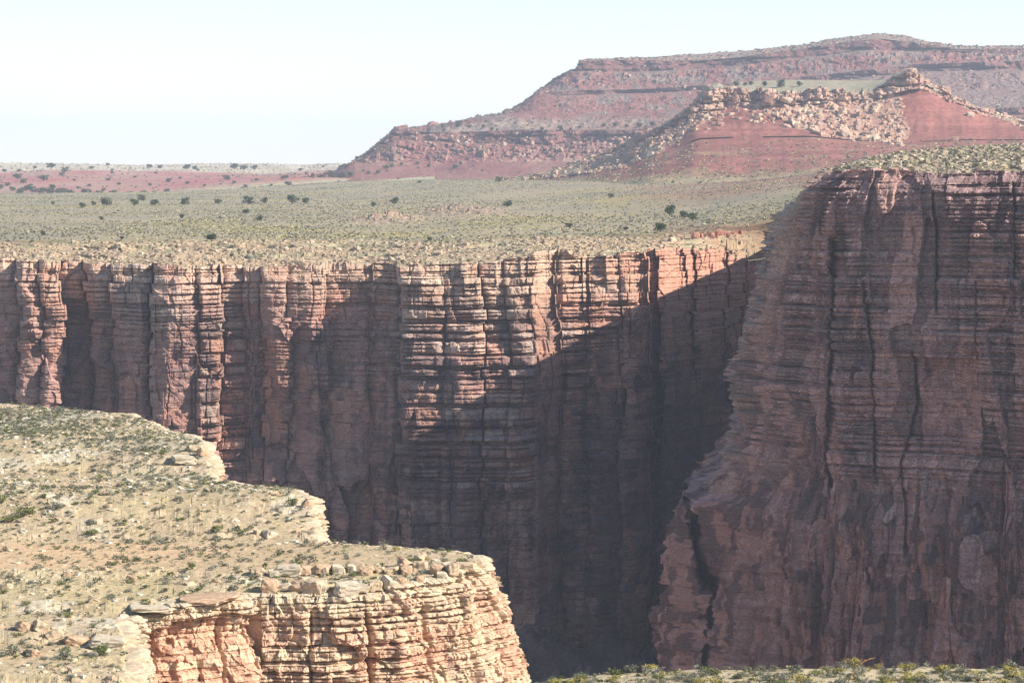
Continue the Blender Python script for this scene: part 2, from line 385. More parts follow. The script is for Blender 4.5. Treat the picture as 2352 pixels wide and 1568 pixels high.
# ------------------------------------------------------------------ the plain behind the rim
def plain():
    us = np.concatenate([np.arange(-130, 1960, 1.3), np.arange(1960, 2620, 4.0)]); M = len(us)
    Yr = np.interp(us, FW[0], FW[2]) + 2.2; zr = np.interp(us, FW[0], FW[3])
    Yr = np.where(us > 1900, 650, Yr)
    Ye = 672 + 0 * us
    yde = polyline([(-130, 553), (300, 551), (700, 549), (1000, 553), (1250, 541), (1500, 538), (1650, 522), (1720, 520), (1800, 505), (1900, 495), (2620, 430)], us)
    ze = Zof(yde, Ye)
    n0 = 230
    t = np.linspace(0, 1, n0, endpoint=False)[:, None]
    kz = np.hanning(121)[1:-1]; kz /= kz.sum(); sm = lambda v: np.convolve(np.pad(v, 59, mode='edge'), kz, 'same')[59:-59]
    Ysm = sm(Yr); zsm = sm(zr); edge = np.clip(1 - t / (.05 + .35 * sst(1560, 1680, us))[None], 0, 1)
    Y = Ysm[None] * (1 - t) + Ye[None] * t + (Yr - Ysm)[None] * edge
    U = np.broadcast_to(us[None], Y.shape)
    x = (U - 1176) / FD * Y
    # three worn steps
    tw = t + .012 * (hsh(np.floor(x / 1.3), np.floor(t * 6), 0, 221) - .5) + .10 * fb2(x / 18, Y / 12, 201, 3) + .03 * fb2(x / 3.5, Y / 3, 202, 2)
    hgt = np.zeros_like(Y); base = .35 * t
    for pos, hh, wd in ((.10, .16, .012), (.34, .22, .012), (.47, .12, .012), (.66, .24, .012), (.82, .10, .015)):
        on = sst(-.25, .0, fb2(x / 30, pos * 40 + 0 * Y, 203, 2))
        hgt += hh * sst(pos - wd, pos + wd, tw) * (.35 + .65 * on)
    base = base * .55 + hgt * .95
    z = zsm[None] + (ze - zsm)[None] * np.clip(base, 0, 1.05) + (zr - zsm)[None] * edge
    z[0] = zr
    rk = rock_bumps(x, Y, 1.5, 204, .35) + rock_bumps(x, Y, .8, 205, .45)
    rk = rk * sst(-.2, .15, fb2(x / 7, Y / 9, 220, 3))
    fade = sst(0, .04, t) * (1 - sst(.93, 1, t))
    ledge2 = sst(1570, 1600, U) * sst(.30, .34, tw) * (1 - t) * .9; z = z + ledge2
    z = z + fade * (.75 * rk + .25 * fb2(x / 1.5, Y / 1.5, 206, 3))
    c0 = mix(CREAM * .82, SAND * .85, np.clip(.5 + fb2(x / 9, Y / 5, 207, 3), 0, 1))
    c0 = mix(c0, C(.33, .31, .20), .75 * sst(-.05, .3, fb2(x / 5, Y / 8, 222, 4)))
    c0 = mix(c0, C(.40, .315, .22), np.clip(rk * 1.3, 0, 1) * .7)
    c0 = mix(c0, STRAW * .8, sst(.0, .4, fb2(x / 6, Y / 6, 208, 3)) * .6 * sst(.3, .9, t))
    c0 = mix(c0, C(.36, .215, .15), np.clip(.6 * sst(1380, 1600, U) * sst(-.2, .3, fb2(x / 8, Y / 4, 209, 3)), 0, 1))
    # the plain itself
    cur = [(list(zip(us, yde)), 672),
           ([(-130, 503), (900, 501), (1400, 492), (1600, 482), (1900, 440), (2620, 405)], [(-130, 950), (1400, 930), (1900, 850), (2620, 850)]),
           ([(-130, 465), (900, 462), (1300, 452), (1600, 440), (1900, 408), (2620, 372)], [(-130, 1330), (900, 1300), (1600, 1120), (2620, 1050)]),
           ([(-130, 446), (400, 441), (700, 424), (800, 416), (1180, 412), (1500, 418), (1700, 416), (1900, 396), (2000, 374), (2150, 352), (2352, 347), (2620, 345)],
            [(-130, 2000), (800, 1900), (1180, 1600), (1500, 1300), (2000, 1200), (2620, 1200)]),
           ([(-130, 415), (2620, 415)], 4200), ([(-130, 402), (2620, 402)], 11000)]
    Y1, z1, sg, tt = loft(us, cur, [60, 60, 50, 30, 8])
    x1 = (us[None] - 1176) / FD * Y1
    ff = np.where((sg == 0), tt, 1.0)[:, None] * np.where(sg >= 4, 0, 1)[:, None]
    z1 = z1 + ff * (.8 * fb2(x1 / 40, Y1 / 70, 210, 4) + .22 * fb2(x1 / 7, Y1 / 14, 211, 3))
    c1 = mix(C(.34, .30, .18), C(.42, .35, .23), np.clip(.5 + 1.2 * fb2(x1 / 50, Y1 / 40, 212, 4), 0, 1))
    c1 = mix(c1, STRAW * C(1, .98, .75), sst(.05, .4, fb2(x1 / 35, Y1 / 60, 213, 3)) * .8)
    c1 = mix(c1, C(.285, .265, .19), sst(.0, .35, fb2(x1 / 25, Y1 / 40, 215, 4)) * .7)
    U1 = np.broadcast_to(us[None], Y1.shape)
    v1 = ydof(z1, Y1); oc = np.clip(np.exp(-(((U1 - 890) / 75) ** 2 + ((v1 - 506) / 9) ** 2)) + np.exp(-(((U1 - 1065) / 85) ** 2 + ((v1 - 488) / 8) ** 2)), 0, 1)
    z1 = z1 + oc * (1.2 + 1.4 * rock_bumps(x1, Y1, 2.6, 216, .6)); c1 = mix(c1, C(.42, .30, .21), np.clip(oc * 1.3, 0, .85))
    redm = sst(1330, 1750, U1) * sst(900, 1150, Y1) + sst(1900, 2100, Y1) * .8 + .55 * sst(1480, 1560, U1) * (1 - sst(700, 760, Y1))
    c1 = mix(c1, REDSOIL * C(1.1, 1.3, 1.3), np.clip(redm * (.75 + 1.2 * fb2(x1 / 20, Y1 / 30, 214, 4)), 0, .9))
    c1 = c1 * C(.76, .73, .72); c0 = c0 * C(.82, .80, .78)
    YY = np.concatenate([Y, Y1]); ZZ = np.concatenate([z, z1])
    P = fan(us, YY, ZZ); c = np.concatenate([c0, c1])
    register('plain', P[:, :1700])
    terrain("plain", P, c, M_SOIL)
    return us, P, c
PL = plain()

# ------------------------------------------------------------------ distant red hills at the sky line
def hills():
    us = np.arange(-160, 1000, 2.0)
    cur = [([(-160, 470), (500, 465), (800, 430), (1000, 425)], 1900),
           ([(-160, 441), (100, 444), (400, 440), (700, 420), (1000, 405)], 2010),
           ([(-160, 418), (0, 414), (100, 410), (250, 412), (400, 408), (600, 406), (800, 400), (1000, 395)], 2250),
           ([(-160, 394), (0, 390), (150, 389), (300, 392), (420, 393), (600, 399), (700, 398), (1000, 392)], 2600),
           ([(-160, 375), (0, 374), (130, 376), (250, 377.5), (330, 379.5), (440, 376.5), (520, 375), (620, 376), (690, 378.5), (760, 375), (850, 376), (1000, 380)], 3100),
           ([(-160, 410), (1000, 410)], 3600)]
    Y, z, sg, tt = loft(us, cur, [14, 40, 50, 34, 12])
    x = (us[None] - 1176) / FD * Y
    z = z + 1.2 * fb2(x / 60, Y / 120, 301, 4) * ((sg > 0) & (sg < 3))[:, None] + 5 * fb2(x / 140, Y / 200, 305, 2) * ((sg == 1) | (sg == 2))[:, None]
    z = z + .35 * rock_bumps(x, Y, 5, 302, .4) * (sg == 3)[:, None]
    c = mix(REDSOIL * C(1.05, 1.1, 1.15), C(.33, .20, .15), np.clip(.35 + 1.4 * fb2(x / 40, Y / 50, 303, 4), 0, 1))
    pl = np.where(sg >= 3, 1.0, 0)[:, None] * np.ones_like(x)
    pl = np.maximum(pl, sst(.5, 1, np.where(sg == 2, tt, 0)[:, None] + .6 * fb2(x / 80, Y / 80, 306, 3)))
    c = mix(c, mix(PALE * 1.0, C(.34, .28, .20), np.clip(.5 + 1.5 * fb2(x / 20, Y / 60, 304, 4), 0, 1)), np.clip(pl, 0, 1))
    c = mix(c, C(.34, .31, .2), np.clip(np.where(sg <= 0, 1.0, 0)[:, None] * np.ones_like(x), 0, 1))
    P = fan(us, Y, z); register('hills', P)
    terrain("hills", P, c, M_HILL)
hills()

# ------------------------------------------------------------------ the great mesa
def mesa():
    us = np.arange(700, 2580, 1.25)
    sil = [(700, 404), (765, 401), (815, 372.5), (830, 366), (905, 301), (920, 297), (1040, 283), (1100, 270), (1150, 262), (1200, 238), (1240, 206), (1290, 172), (1325, 158), (1332, 140), (1340, 137),
           (1500, 131), (1700, 118), (1850, 102), (1930, 87), (2020, 77), (2080, 82), (2130, 95), (2190, 104), (2250, 106), (2352, 104), (2580, 100)]
    cur = [([(700, 440), (1300, 420), (1600, 400), (2580, 390)], 1960),
           ([(700, 410), (815, 376), (900, 375), (1000, 381), (1100, 371), (1300, 369), (1600, 350), (2000, 318), (2352, 292), (2580, 285)], 2070),
           ([(700, 404), (815, 373.5), (905, 322), (1000, 325), (1200, 331), (1330, 327), (1500, 318), (2000, 290), (2250, 266), (2352, 264), (2580, 264)], 2120),
           ([(700, 403), (815, 373), (905, 301), (1000, 304), (1100, 302), (1200, 298), (1450, 298), (1600, 285), (2000, 270), (2250, 250), (2352, 246), (2580, 244)], 2128),
           ([(700, 402), (1040, 284), (1150, 264), (1330, 266), (1500, 262), (1700, 235), (2000, 215), (2352, 214), (2580, 214)], 2230),
           ([(1150, 263), (1225, 223), (1330, 216), (1500, 213), (1700, 201), (1900, 186), (2100, 165), (2352, 158), (2580, 156)], 2335),
           ([(1150, 262), (1230, 214), (1330, 208), (1500, 204), (1700, 190), (1900, 172), (2100, 148), (2352, 140), (2580, 138)], 2341),
           ([(1240, 206), (1330, 163), (1450, 165), (1600, 158), (1700, 150), (1850, 130), (2000, 114), (2100, 118), (2200, 124), (2352, 122), (2580, 122)], 2405),
           ([(1330, 140), (1450, 138), (1600, 140), (1700, 132), (1850, 111), (1950, 96), (2020, 89), (2100, 98), (2200, 113), (2352, 112), (2580, 110)], 2414),
           (sil, 2600), ([(700, 430), (2580, 250)], 3300)]
    rows = [12, 60, 60, 34, 45, 60, 22, 70, 34, 40, 10]
    Y, z, sg, tt = loft(us, cur, rows[:len(cur) - 1], sil)
    x = (us[None] - 1176) / FD * Y
    U = np.broadcast_to(us[None], Y.shape)
    SG = np.broadcast_to(sg[:, None], Y.shape)
    frac = np.broadcast_to(tt[:, None], Y.shape)
    # blocky cliffs
    L1 = Layers(-60, 160, 401, hard=(3, 7), soft=(1, 2.5), joint=(7, 18))
    s = (U - 1176) / FD * 2200
    B = bedded(s, z, L1, 2.0, 60)
    e = 1 - np.clip(np.minimum(B['dz'] / 1.2, B['du'] / 1.2), 0, 1)
    cl = np.isin(SG, (2, 5, 7)).astype(np.float32)
    brk = sst(-.25, .2, fb2(s / 26, z / 30, 421, 3))
    D = cl * brk * (np.where(B['k'] > .5, 2 + 6 * (B['hb'] - .3), -2.5) - 1.2 * e * e) + cl * 9 * fb2(s / 22, z / 60, 402, 3)
    D += cl * 7 * (frac - .45) * brk
    f1, g1, id1 = facets(s, z + Y * .2, 7, 5, 422, 2.4, .35)
    f2, g2, id2 = facets(s, z + Y * .2, 3, 2.2, 423, 1.0, .3)
    slope = np.isin(SG, (1, 3, 4, 6)).astype(np.float32) * np.minimum(1, 4 * frac) * np.minimum(1, 4 * (1 - frac))
    # low broken bands on the slopes
    zz = z + 3 * fb2(s / 60, Y / 80, 403, 3)
    D += slope * 3.0 * (np.abs(np.mod(zz / 11, 1) - .5) * 2 - .5) * sst(-.1, .25, fb2(s / 70, zz / 14, 404, 3)) * np.where(SG == 3, .3, 1)
    ribs = fb2(s / 30 + .4 * z / 30, z / 130, 405, 4)
    D += slope * 8 * ribs + (slope + .6 * cl) * (f1 * np.where(SG == 3, .2, np.where(SG == 4, .6, 1)) + f2 * .8)
    Y = Y - D
    x = (U - 1176) / FD * Y
    lump = rock_bumps(s, z * 1.4 + Y * .3, 4, 406, .6) * .9 + rock_bumps(s, z * 1.4 + Y * .3, 9, 407, .3) * .7
    dens = np.where(SG == 1, 1.1, np.where(SG == 6, .9, np.where(SG == 4, .45, np.where(SG == 3, .25, .35))))
    z = z + slope * lump * dens + slope * 1.2 * fb2(s / 5, z / 4, 408, 3)
    top = (SG == 8).astype(np.float32)
    z = z + top * np.minimum(1, 3 * frac) * .8 * fb2(s / 18, Y / 60, 409, 3)
    red = mix(C(.27, .115, .10), C(.33, .185, .145), np.clip(.5 + fb2(s / 25, z / 6, 410, 4), 0, 1))
    dark = C(.19, .115, .105)
    c = red.copy()
    c = mix(c, mix(dark * .72, C(.21, .14, .125), B['hb']), np.clip(cl * (.35 + .65 * brk), 0, 1))  # dark cliff rock, with the bands' shade put into its colour
    tal = np.clip(lump * .25, 0, 1)
    c = mix(c, mix(C(.40, .27, .20), CREAM, np.clip(.5 + fb2(s / 12, z / 5, 411, 3), 0, 1)), (tal * np.where(SG == 1, 1, np.where(SG == 6, .35, .25)))[..., ])
    benchm = np.where(SG == 3, 1 - sst(.4, 1, frac), 0) * np.clip(1 - sst(1100, 1500, U) * .5, 0, 1)
    c = mix(c, mix(PALE, C(.30, .27, .19), np.clip(.4 + fb2(s / 20, Y / 25, 412, 4), 0, 1)), benchm * .85)
    veg = np.clip(sst(-.05, .3, fb2(s / 14, z / 6, 413, 4)), 0, 1) * np.isin(SG, (3, 4, 6))
    c = mix(c, C(.25, .225, .185), veg * .8)
    c = mix(c, C(.36, .32, .23), np.where(SG >= 8, .8, 0))
    c = mix(c, C(.27, .22, .19), np.clip(.7 * sst(1900, 2150, U) * np.isin(SG, (3, 4)), 0, 1))
    c = c * C(.70, .61, .61) * (.8 + .4 * id2)[..., None]
    P = fan(us, Y, z); register('mesa', P)
    terrain("mesa", P, c, M_HILL)
mesa()

# ------------------------------------------------------------------ the red butte before it
def butte():
    us = np.arange(1130, 2620, 1.1)
    sil = [(1130, 413), (1180, 409), (1280, 390), (1420, 338), (1480, 314), (1540, 281), (1600, 238), (1612, 212), (1625, 196), (1650, 191), (1668, 198), (1700, 187), (1800, 183), (1900, 184), (2000, 185), (2040, 184), (2052, 172), (2075, 165), (2084, 158), (2098, 159), (2106, 176),
           (2160, 208), (2230, 245), (2300, 266), (2352, 280), (2620, 330)]
    cur = [([(1130, 430), (1300, 420), (1500, 428), (1700, 436), (1900, 420), (2000, 400), (2352, 372), (2620, 370)], [(1130, 1600), (1300, 1470), (1500, 1240), (2000, 1180), (2620, 1180)]),
           ([(1130, 413), (1180, 410), (1250, 399), (1330, 388), (1450, 374), (1550, 347), (1600, 320), (1700, 316.5), (1860, 314), (1950, 322), (2080, 328), (2200, 322), (2352, 322), (2620, 340)], 1430),
           ([(1130, 412.5), (1180, 409.5), (1250, 398), (1330, 386), (1450, 371), (1550, 343.5), (1600, 316), (1700, 312.5), (1860, 311), (1950, 320), (2080, 326), (2200, 320), (2352, 320), (2620, 340)], 1434),
           ([(1180, 409.2), (1250, 397), (1400, 352), (1480, 324), (1550, 292), (1600, 262), (1640, 254), (1700, 243), (1780, 243), (1900, 236), (2000, 229), (2080, 208), (2120, 203), (2200, 237), (2300, 269), (2352, 288), (2620, 335)], 1482),
           ([(1400, 347), (1500, 305), (1600, 240), (1612, 215), (1625, 199), (1650, 194), (1665, 203), (1700, 207), (1800, 211), (1900, 206), (1960, 211), (2000, 204), (2040, 190), (2055, 176), (2075, 167), (2084, 161), (2098, 161), (2106, 178), (2160, 209), (2230, 246), (2300, 267), (2352, 284), (2620, 333)], 1489),
           (sil, 1560), ([(1130, 440), (2620, 390)], 1760)]
    back = lambda Y0: [(1130, Y0 + 210), (1300, Y0 + 120), (1420, Y0 + 40), (1500, Y0), (2620, Y0)]
    cur = [(p, q if isinstance(q, list) else back(q)) for p, q in cur]
    Y, z, sg, tt = loft(us, cur, [75, 8, 90, 44, 26, 10], sil, 45)
    U = np.broadcast_to(us[None], Y.shape); SG = np.broadcast_to(sg[:, None], Y.shape); frac = np.broadcast_to(tt[:, None], Y.shape)
    s = (U - 1176) / FD * 1480
    L1 = Layers(-20, 80, 501, hard=(2, 4.5), soft=(.6, 1.4), joint=(5, 12))
    B = bedded(s, z, L1, 1.2, 40)
    e = 1 - np.clip(np.minimum(B['dz'] / .8, B['du'] / .9), 0, 1)
    cl = (SG == 3).astype(np.float32)
    f1, g1, id1 = facets(s, z, 7, 8, 518, 2.2, .5)
    f2, g2, id2 = facets(s, z, 3, 3.4, 519, .9, .4)
    D = cl * (np.where(B['k'] > .5, 1.5 + 4 * (B['hb'] - .3), -1.5) - 1.2 * e * e + 7 * fb2(s / 12, z / 40, 502, 3) + f1 + f2)
    z = z + np.where(np.isin(SG, (3,)), frac, np.where(SG == 4, np.clip(1 - 6 * frac, 0, 1), 0)) * (4.5 * (hsh(np.floor(s / 5 + .4 * fb2(s / 4, 0 * s, 520, 2)), 0, 0, 521) - .6) + 1.5 * (hsh(np.floor(s / 2.1), 0, 0, 522) - .5)) * sst(1590, 1620, U)
    # where the broken rock lies
    yv = ydof(z, Y)
    tal = np.zeros_like(Y)
    edge1 = polyline([(1680, 236), (1760, 262), (1850, 300), (1960, 326), (2060, 330), (2620, 330)], U)     # lower edge of the slide
    noi = 10 * fb2(s / 8, z / 5, 503, 3)
    wav = 28 * fb2(0 * z, z / 9, 515, 3) + noi * 1.5
    tal = np.where((U > 1640) & (U < 2078 + wav) & (yv < edge1 + noi), 1.0, 0)
    edge2 = polyline([(1180, 420), (1300, 402), (1440, 384), (1520, 352), (1600, 290), (1660, 258), (1700, 240)], U)
    tal = np.where((U <= 1660 + wav) & (yv < edge2 + noi), 1.0, tal)
    tal = np.where((U > 2078 + wav) & (yv < polyline([(2085, 190), (2160, 222), (2250, 262), (2352, 290), (2620, 345)], U) + noi * .6), .8, tal)
    tal = tal * np.isin(SG, (0, 1, 2))
    lump = rock_bumps(s - .5 * z, z * 1.3, 3.6, 504, .6) + rock_bumps(s - .5 * z, z * 1.3, 1.8, 505, .7)
    gul = fb2(s / 9 + .25 * fb2(z / 6, s / 20, 517, 2), z / 40, 516, 3); D += np.isin(SG, (0, 2)) * (1 - tal) * 2.4 * gul * np.minimum(1, 4 * frac) * np.minimum(1, 5 * (1 - frac))
    D += np.where(SG == 1, (-2.5 + 5.0 * (frac > .6)) * sst(0, .2, fb2(s / 20, 0 * s, 506, 2) + .15), 0)
    Y = Y - D - tal * lump * .6
    z = z + tal * lump * .55 + .5 * fb2(s / 9, Y / 12, 507, 4) * np.isin(SG, (0, 2, 4)) * (1 - tal * .5)
    red = mix(C(.215, .078, .062), C(.26, .108, .085), np.clip(.5 + 1.3 * fb2(s / 40, z / 1.6, 508, 4), 0, 1))
    red = red * (1 + .35 * fb2(s / 3.0, z / 22, 523, 3) + .30 * fb2(s / 60, z / 1.1, 524, 3))[..., None]
    lowg = np.where(SG == 0, 1 - frac, 0)
    red = mix(red, C(.30, .27, .15), np.clip(sst(.62, 1.05, lowg + .35 * fb2(s / 30, Y / 40, 509, 4)), 0, 1))
    red = mix(red, C(.36, .27, .14), .35 * np.clip(sst(.1, .35, fb2(s / 40 + lowg * 3, lowg * 6, 514, 3)), 0, 1) * (SG == 0))
    rockc = mix(C(.42, .26, .18), C(.50, .38, .27), np.clip(.5 + 1.4 * fb2(s / 5, z / 4, 510, 4), 0, 1))
    c = mix(red, rockc, tal * np.clip(.55 + lump * .4, 0, 1))
    c = mix(c, mix(C(.30, .17, .13), C(.46, .31, .23), np.clip(B['hb'] * .4 + .5 * id1 + .6 * fb2(s / 7, z / 5, 511, 3), 0, 1)), cl * sst(1560, 1600, U) * (1 - .7 * sst(2110, 2180, U)))
    c = mix(c, C(.27, .24, .165), np.clip((SG == 4) * 1.0, 0, 1))
    P = fan(us, Y, z); register('butte', P)
    terrain("butte", P, c, M_HILL)
butte()

# ------------------------------------------------------------------ walls that follow a plan curve
def plan_curve(pts, step_fn, smooth, spread=0.0):
    p = np.array(pts, float)
    d = np.concatenate([[0], np.cumsum(np.hypot(*np.diff(p, axis=0).T))])
    sf = np.arange(0, d[-1], .05)
    q = np.stack([np.interp(sf, d, p[:, 0]), np.interp(sf, d, p[:, 1])], -1)
    k = max(3, int(smooth / .05)); w = np.hanning(k + 2)[1:-1]; w /= w.sum()
    qp = np.stack([np.convolve(np.concatenate([q[0, a] + (q[0, a] - q[1:k, a][::-1]), q[:, a], q[-1, a] + (q[-1, a] - q[-k:-1, a][::-1])]), w, 'same')[k - 1:k - 1 + len(q)] for a in (0, 1)], -1)
    t = np.gradient(qp, axis=0); t /= np.linalg.norm(t, axis=1)[:, None]
    n = np.stack([t[:, 1], -t[:, 0]], -1)
    kap = np.hypot(*np.gradient(n, axis=0).T) / .05; kap = np.convolve(kap, np.ones(41) / 41, 'same')
    # columns
    ss = [0.0]
    while ss[-1] < sf[-1]:
        i = min(int(ss[-1] / .05), len(sf) - 1)
        ss.append(ss[-1] + step_fn(qp[i, 0], qp[i, 1]) / (1 + spread * kap[i]))
    ss = np.array(ss[:-1])
    f = lambda a: np.interp(ss, sf, a)
    return ss, np.stack([f(qp[:, 0]), f(qp[:, 1])], -1), np.stack([f(n[:, 0]), f(n[:, 1])], -1), sf, qp

# ------------------------------------------------------------------ the near canyon wall in shade
def shade_wall():
    # outward normal is on the right of the direction of travel, so go from the right of the picture to the left and then back
    pts = [(420, 40), (300, 190), (210, 300), (150, 372), (110, 404), (88, 418), (75, 425.5), (62, 431), (54, 434.5), (50, 438), (48.4, 443), (48.9, 450), (52.4, 480), (56.8, 520), (60.4, 548), (65.0, 575), (70, 596), (84, 610), (115, 630)]
    pts = pts[::-1]                                          # back -> nose -> right: outward is then left / front
    def step(x, y):
        if y < 452 and y > 405: return .07
        if y > 452: return .8
        return .5 + max(0, (405 - y)) * .02
    s, P0, N, sf, q = plan_curve(pts, step, 5.0, 14.0)
    M = len(s)
    if N[np.argmin(np.abs(P0[:, 0] - 75))][1] > 0: N = -N
    xd0 = xdof(P0[:, 0], P0[:, 1], -1.0)
    i_nose = int(np.argmin(P0[:, 0] / P0[:, 1] + (P0[:, 1] > 470)))
    sn = s[i_nose]
    rim = polyline([(-400, -9), (-150, -7), (-60, -3.5), (-20, -1.2), (0, -.6), (12, -.35), (40, -.3), (120, .5), (900, 2)], s - sn)
    rim = rim + .3 * fb2(s / 2.5, 0 * s, 601, 3) + .9 * fb2(s / 9, 0 * s, 645, 2) + .5 * (hsh(np.floor(s / 2.2), 0, 0, 646) - .5)
    R = 900
    v = np.concatenate([np.linspace(0, .86, R - 40), np.linspace(.86, 1, 41)[1:]])
    z = rim[None] + (-121 - rim)[None] * v[:, None] ** 1.0
    Sg = np.broadcast_to(s[None], z.shape)
    yv = ydof(z, 438.0)
    XD = np.broadcast_to(xd0[None], z.shape)
    th = np.unwrap(np.arctan2(N[:, 1], N[:, 0])); se = np.concatenate([[0], np.cumsum(np.hypot(*np.diff(P0, axis=0).T) + 15.0 * np.abs(np.diff(th)))])
    s_plain = s; Sp = Sg; Sg = np.broadcast_to(se[None], z.shape)
    prof = polyline([(380, 0), (400, 0), (440, 2.0), (500, 6.4), (560, 7.9), (610, 9.8), (640, 11.2), (700, 12.5), (745, 13.2), (760, 14.3), (790, 14.4), (850, 15.0), (900, 15.4), (918, 16.0), (1000, 15.5), (1040, 15.9), (1050, 17.2), (1100, 17.8), (1150, 20.0), (1165, 22.2),
                     (1180, 23.2), (1250, 24.2), (1350, 25.2), (1450, 26.4), (1568, 27.0), (1900, 29)], yv + 5 * fb2(Sg / 3, z / 5, 602, 3))
    zq = z + .8 * fb2(se[None] / 6, z / 9, 649, 2)
    prof = prof + 1.5 * (hsh(np.floor(zq / 3.4), np.floor(se[None] / 11 + .3 * fb2(se[None] / 7, z / 5, 650, 2)), 0, 651) - .5) + .9 * (hsh(np.floor(zq / 1.5), np.floor(se[None] / 6), 0, 652) - .5)
    prof = prof - 2.2 * sst(560, 700, yv) + 1.6 * fb2(s[None] / 4, z / 7, 647, 3)
    wgt = sst(0, 1, 1 - np.clip((s - sn - 1.0) / 11.0, 0, 1))[None] * .72 + .28
    wgt = np.where((s < sn)[None], 1.0, wgt)
    D = prof * wgt
    D = D - 2.4 * sst(3, 9, Sp - sn) * 0 + 2.4 * (sst(396, 450, yv + 22 * fb2(Sg / 4, z / 9, 640, 3))) * sst(3, 9, Sp - sn)       # worn shoulder under the rim
    XF = xdof(P0[None, :, 0] + N[None, :, 0] * D, P0[None, :, 1] + N[None, :, 1] * D, z)              # bearing on the face
    D += 2.0 * sst(2128, 2150, XF) * np.clip((2275 - XF) / 125, 0, 1) * sst(408, 424, yv) * (1 - sst(470, 530, yv)) * (s > sn)[None]
    # the face turns a little towards the light near its right end
    front = (s > sn - 3).astype(np.float32)[None]
    # vertical cracks:  (line), width, depth
    def crack(line, wd, dp, top, bot):
        xl = polyline([(b, a) for a, b in line], yv) + 3.0 * fb2(z / 2.5, 0 * z, 603, 3)
        m = np.exp(-((XF - xl) / wd) ** 2) * sst(top - 8, top + 8, yv) * (1 - sst(bot - 10, bot + 10, yv))
        return dp * m
    DV = 0 * z
    DV += crack([(1912, 380), (1912, 600), (1918, 680), (1905, 850), (1900, 1000), (1905, 1150)], 5, 3.2, 545, 1150) * front
    DV += crack([(1985, 600), (2003, 760), (2010, 900), (2008, 1010), (2015, 1100)], 3.5, 2.0, 640, 1080) * front
    DV += crack([(2150, 400), (2155, 700)], 3.0, 1.6, 440, 705) * front
    DV += crack([(2245, 600), (2248, 900)], 2.6, 1.3, 640, 860) * front
    DV += crack([(2330, 400), (2340, 800)], 2.6, 1.4, 420, 700) * front
    DV += crack([(2090, 780), (2100, 900), (2075, 1050), (2080, 1250)], 3.0, 1.6, 800, 1250) * front
    DV += crack([(1604, 1160), (1618, 1230), (1632, 1330), (1634, 1568)], 6.5, 11.0, 1165, 2000)
    D += .9 * sst(1640, 1632, XF) * sst(1160, 1180, yv)
    D += .4 * sst(2000, 1990, XF) * sst(1915, 1925, XF) * sst(640, 660, yv) * (1 - sst(1080, 1120, yv)) * front
    # big flutes in the massive lower part
    low = sst(1040, 1160, yv + 25 * fb2(Sg / 6, z / 9, 604, 2))
    D += low * (3.4 * fb2(Sg / 4.0 + .6 * fb2(z / 15, Sg / 9, 605, 2), z / 40, 606, 3) + 1.0 * np.abs(fb2(Sg / 1.6, z / 18, 607, 3)) - .4)
    D += 1.5 * fb2(Sg / 9, z / 18, 608, 3)
    f1, g1, id1 = facets(Sg, z, 3.6, 7.5, 641, .75, .32)
    f2, g2, id2 = facets(Sg, z, 1.3, 2.0, 642, .26, .30)
    f3, g3, id3 = facets(Sg, z, 2.2, 15.0, 643, .9, .45)
    D += f1 * (.7 - .3 * low) + f2 * .9 + f3 * low * .9
    # arch scar
    ar = sst(2010, 2110, XF) * (1 - sst(2225, 2260, XF)) * sst(806, 814, yv) * (1 - sst(930, 1060, yv)) * front
    D -= 2.2 * ar
    sc = sst(.15, .2, fb2(Sg / 5, z / 9, 609, 3)) * sst(700, 800, yv)
    D -= .55 * sc
    # beds
    LH = Layers(-125, 6, 611, hard=(.8, 2.1), soft=(.2, .55), joint=(3, 9)); B = bedded(Sg, z, LH, .8, 30)
    LT = Layers(-125, 6, 612, hard=(.28, .75), soft=(.1, .25), joint=(1.6, 5)); T = bedded(Sg, z, LT, .6, 30)
    nose = 1 - np.clip((s - sn - 2) / 9, 0, 1); nose = np.where(s < sn, 1, nose)[None] * np.ones_like(z)
    led = np.clip(.25 + 1.3 * fb2(Sg / 9, z / 10, 613, 3) + .3 * nose, .05, 1) * (1 - .85 * low) * (1 - .8 * ar) * (.25 + .75 * sst(396, 440, yv))
    e = 1 - np.clip(np.minimum(B['dz'] / .25, B['du'] / .22 + .45), 0, 1)
    D += 1.5 * led * sst(-.6, .0, fb2(Sg / 5, z / 4, 648, 3)) * (np.where(B['k'] > .5, .1 + 1.1 * B['h'] ** 2 + .7 * (B['hb'] - .5), -.6 * (B['h'] + .4)) - .6 * e * e)
    e2 = 1 - np.clip(np.minimum(T['dz'] / .1, T['du'] / .1 + .5), 0, 1)
    D += 1.5 * (.2 + .7 * led) * (1 - .7 * low) * (np.where(T['k'] > .5, .12 + .25 * T['h'] + .22 * (T['hb'] - .5), -.2) - .2 * e2 * e2)
    # rubble on the shoulder
    sh = np.clip(nose * (1 - sst(520, 640, yv + 60 * fb2(Sg / 5, z / 6, 653, 3))) , 0, 1)
    D += sh * .8 * rock_bumps(Sg, z * 1.2, 1.6, 614, .65)
    D += .5 * fb2(Sg / 1.0, z / .8, 615, 4) + .45 * low * fb2(Sg / .9, z / 5, 616, 3)
    P = np.zeros(z.shape + (3,)); P[..., 0] = P0[None, :, 0] + N[None, :, 0] * D; P[..., 1] = P0[None, :, 1] + N[None, :, 1] * D + DV; P[..., 2] = z
    tn = B['tint'] * .55 + T['tint'] * .45
    c = mix(C(.21, .14, .125), C(.37, .265, .225), np.clip(1.3 * tn - .15 + .4 * fb2(Sg / 14, z / 4, 620, 3), 0, 1))
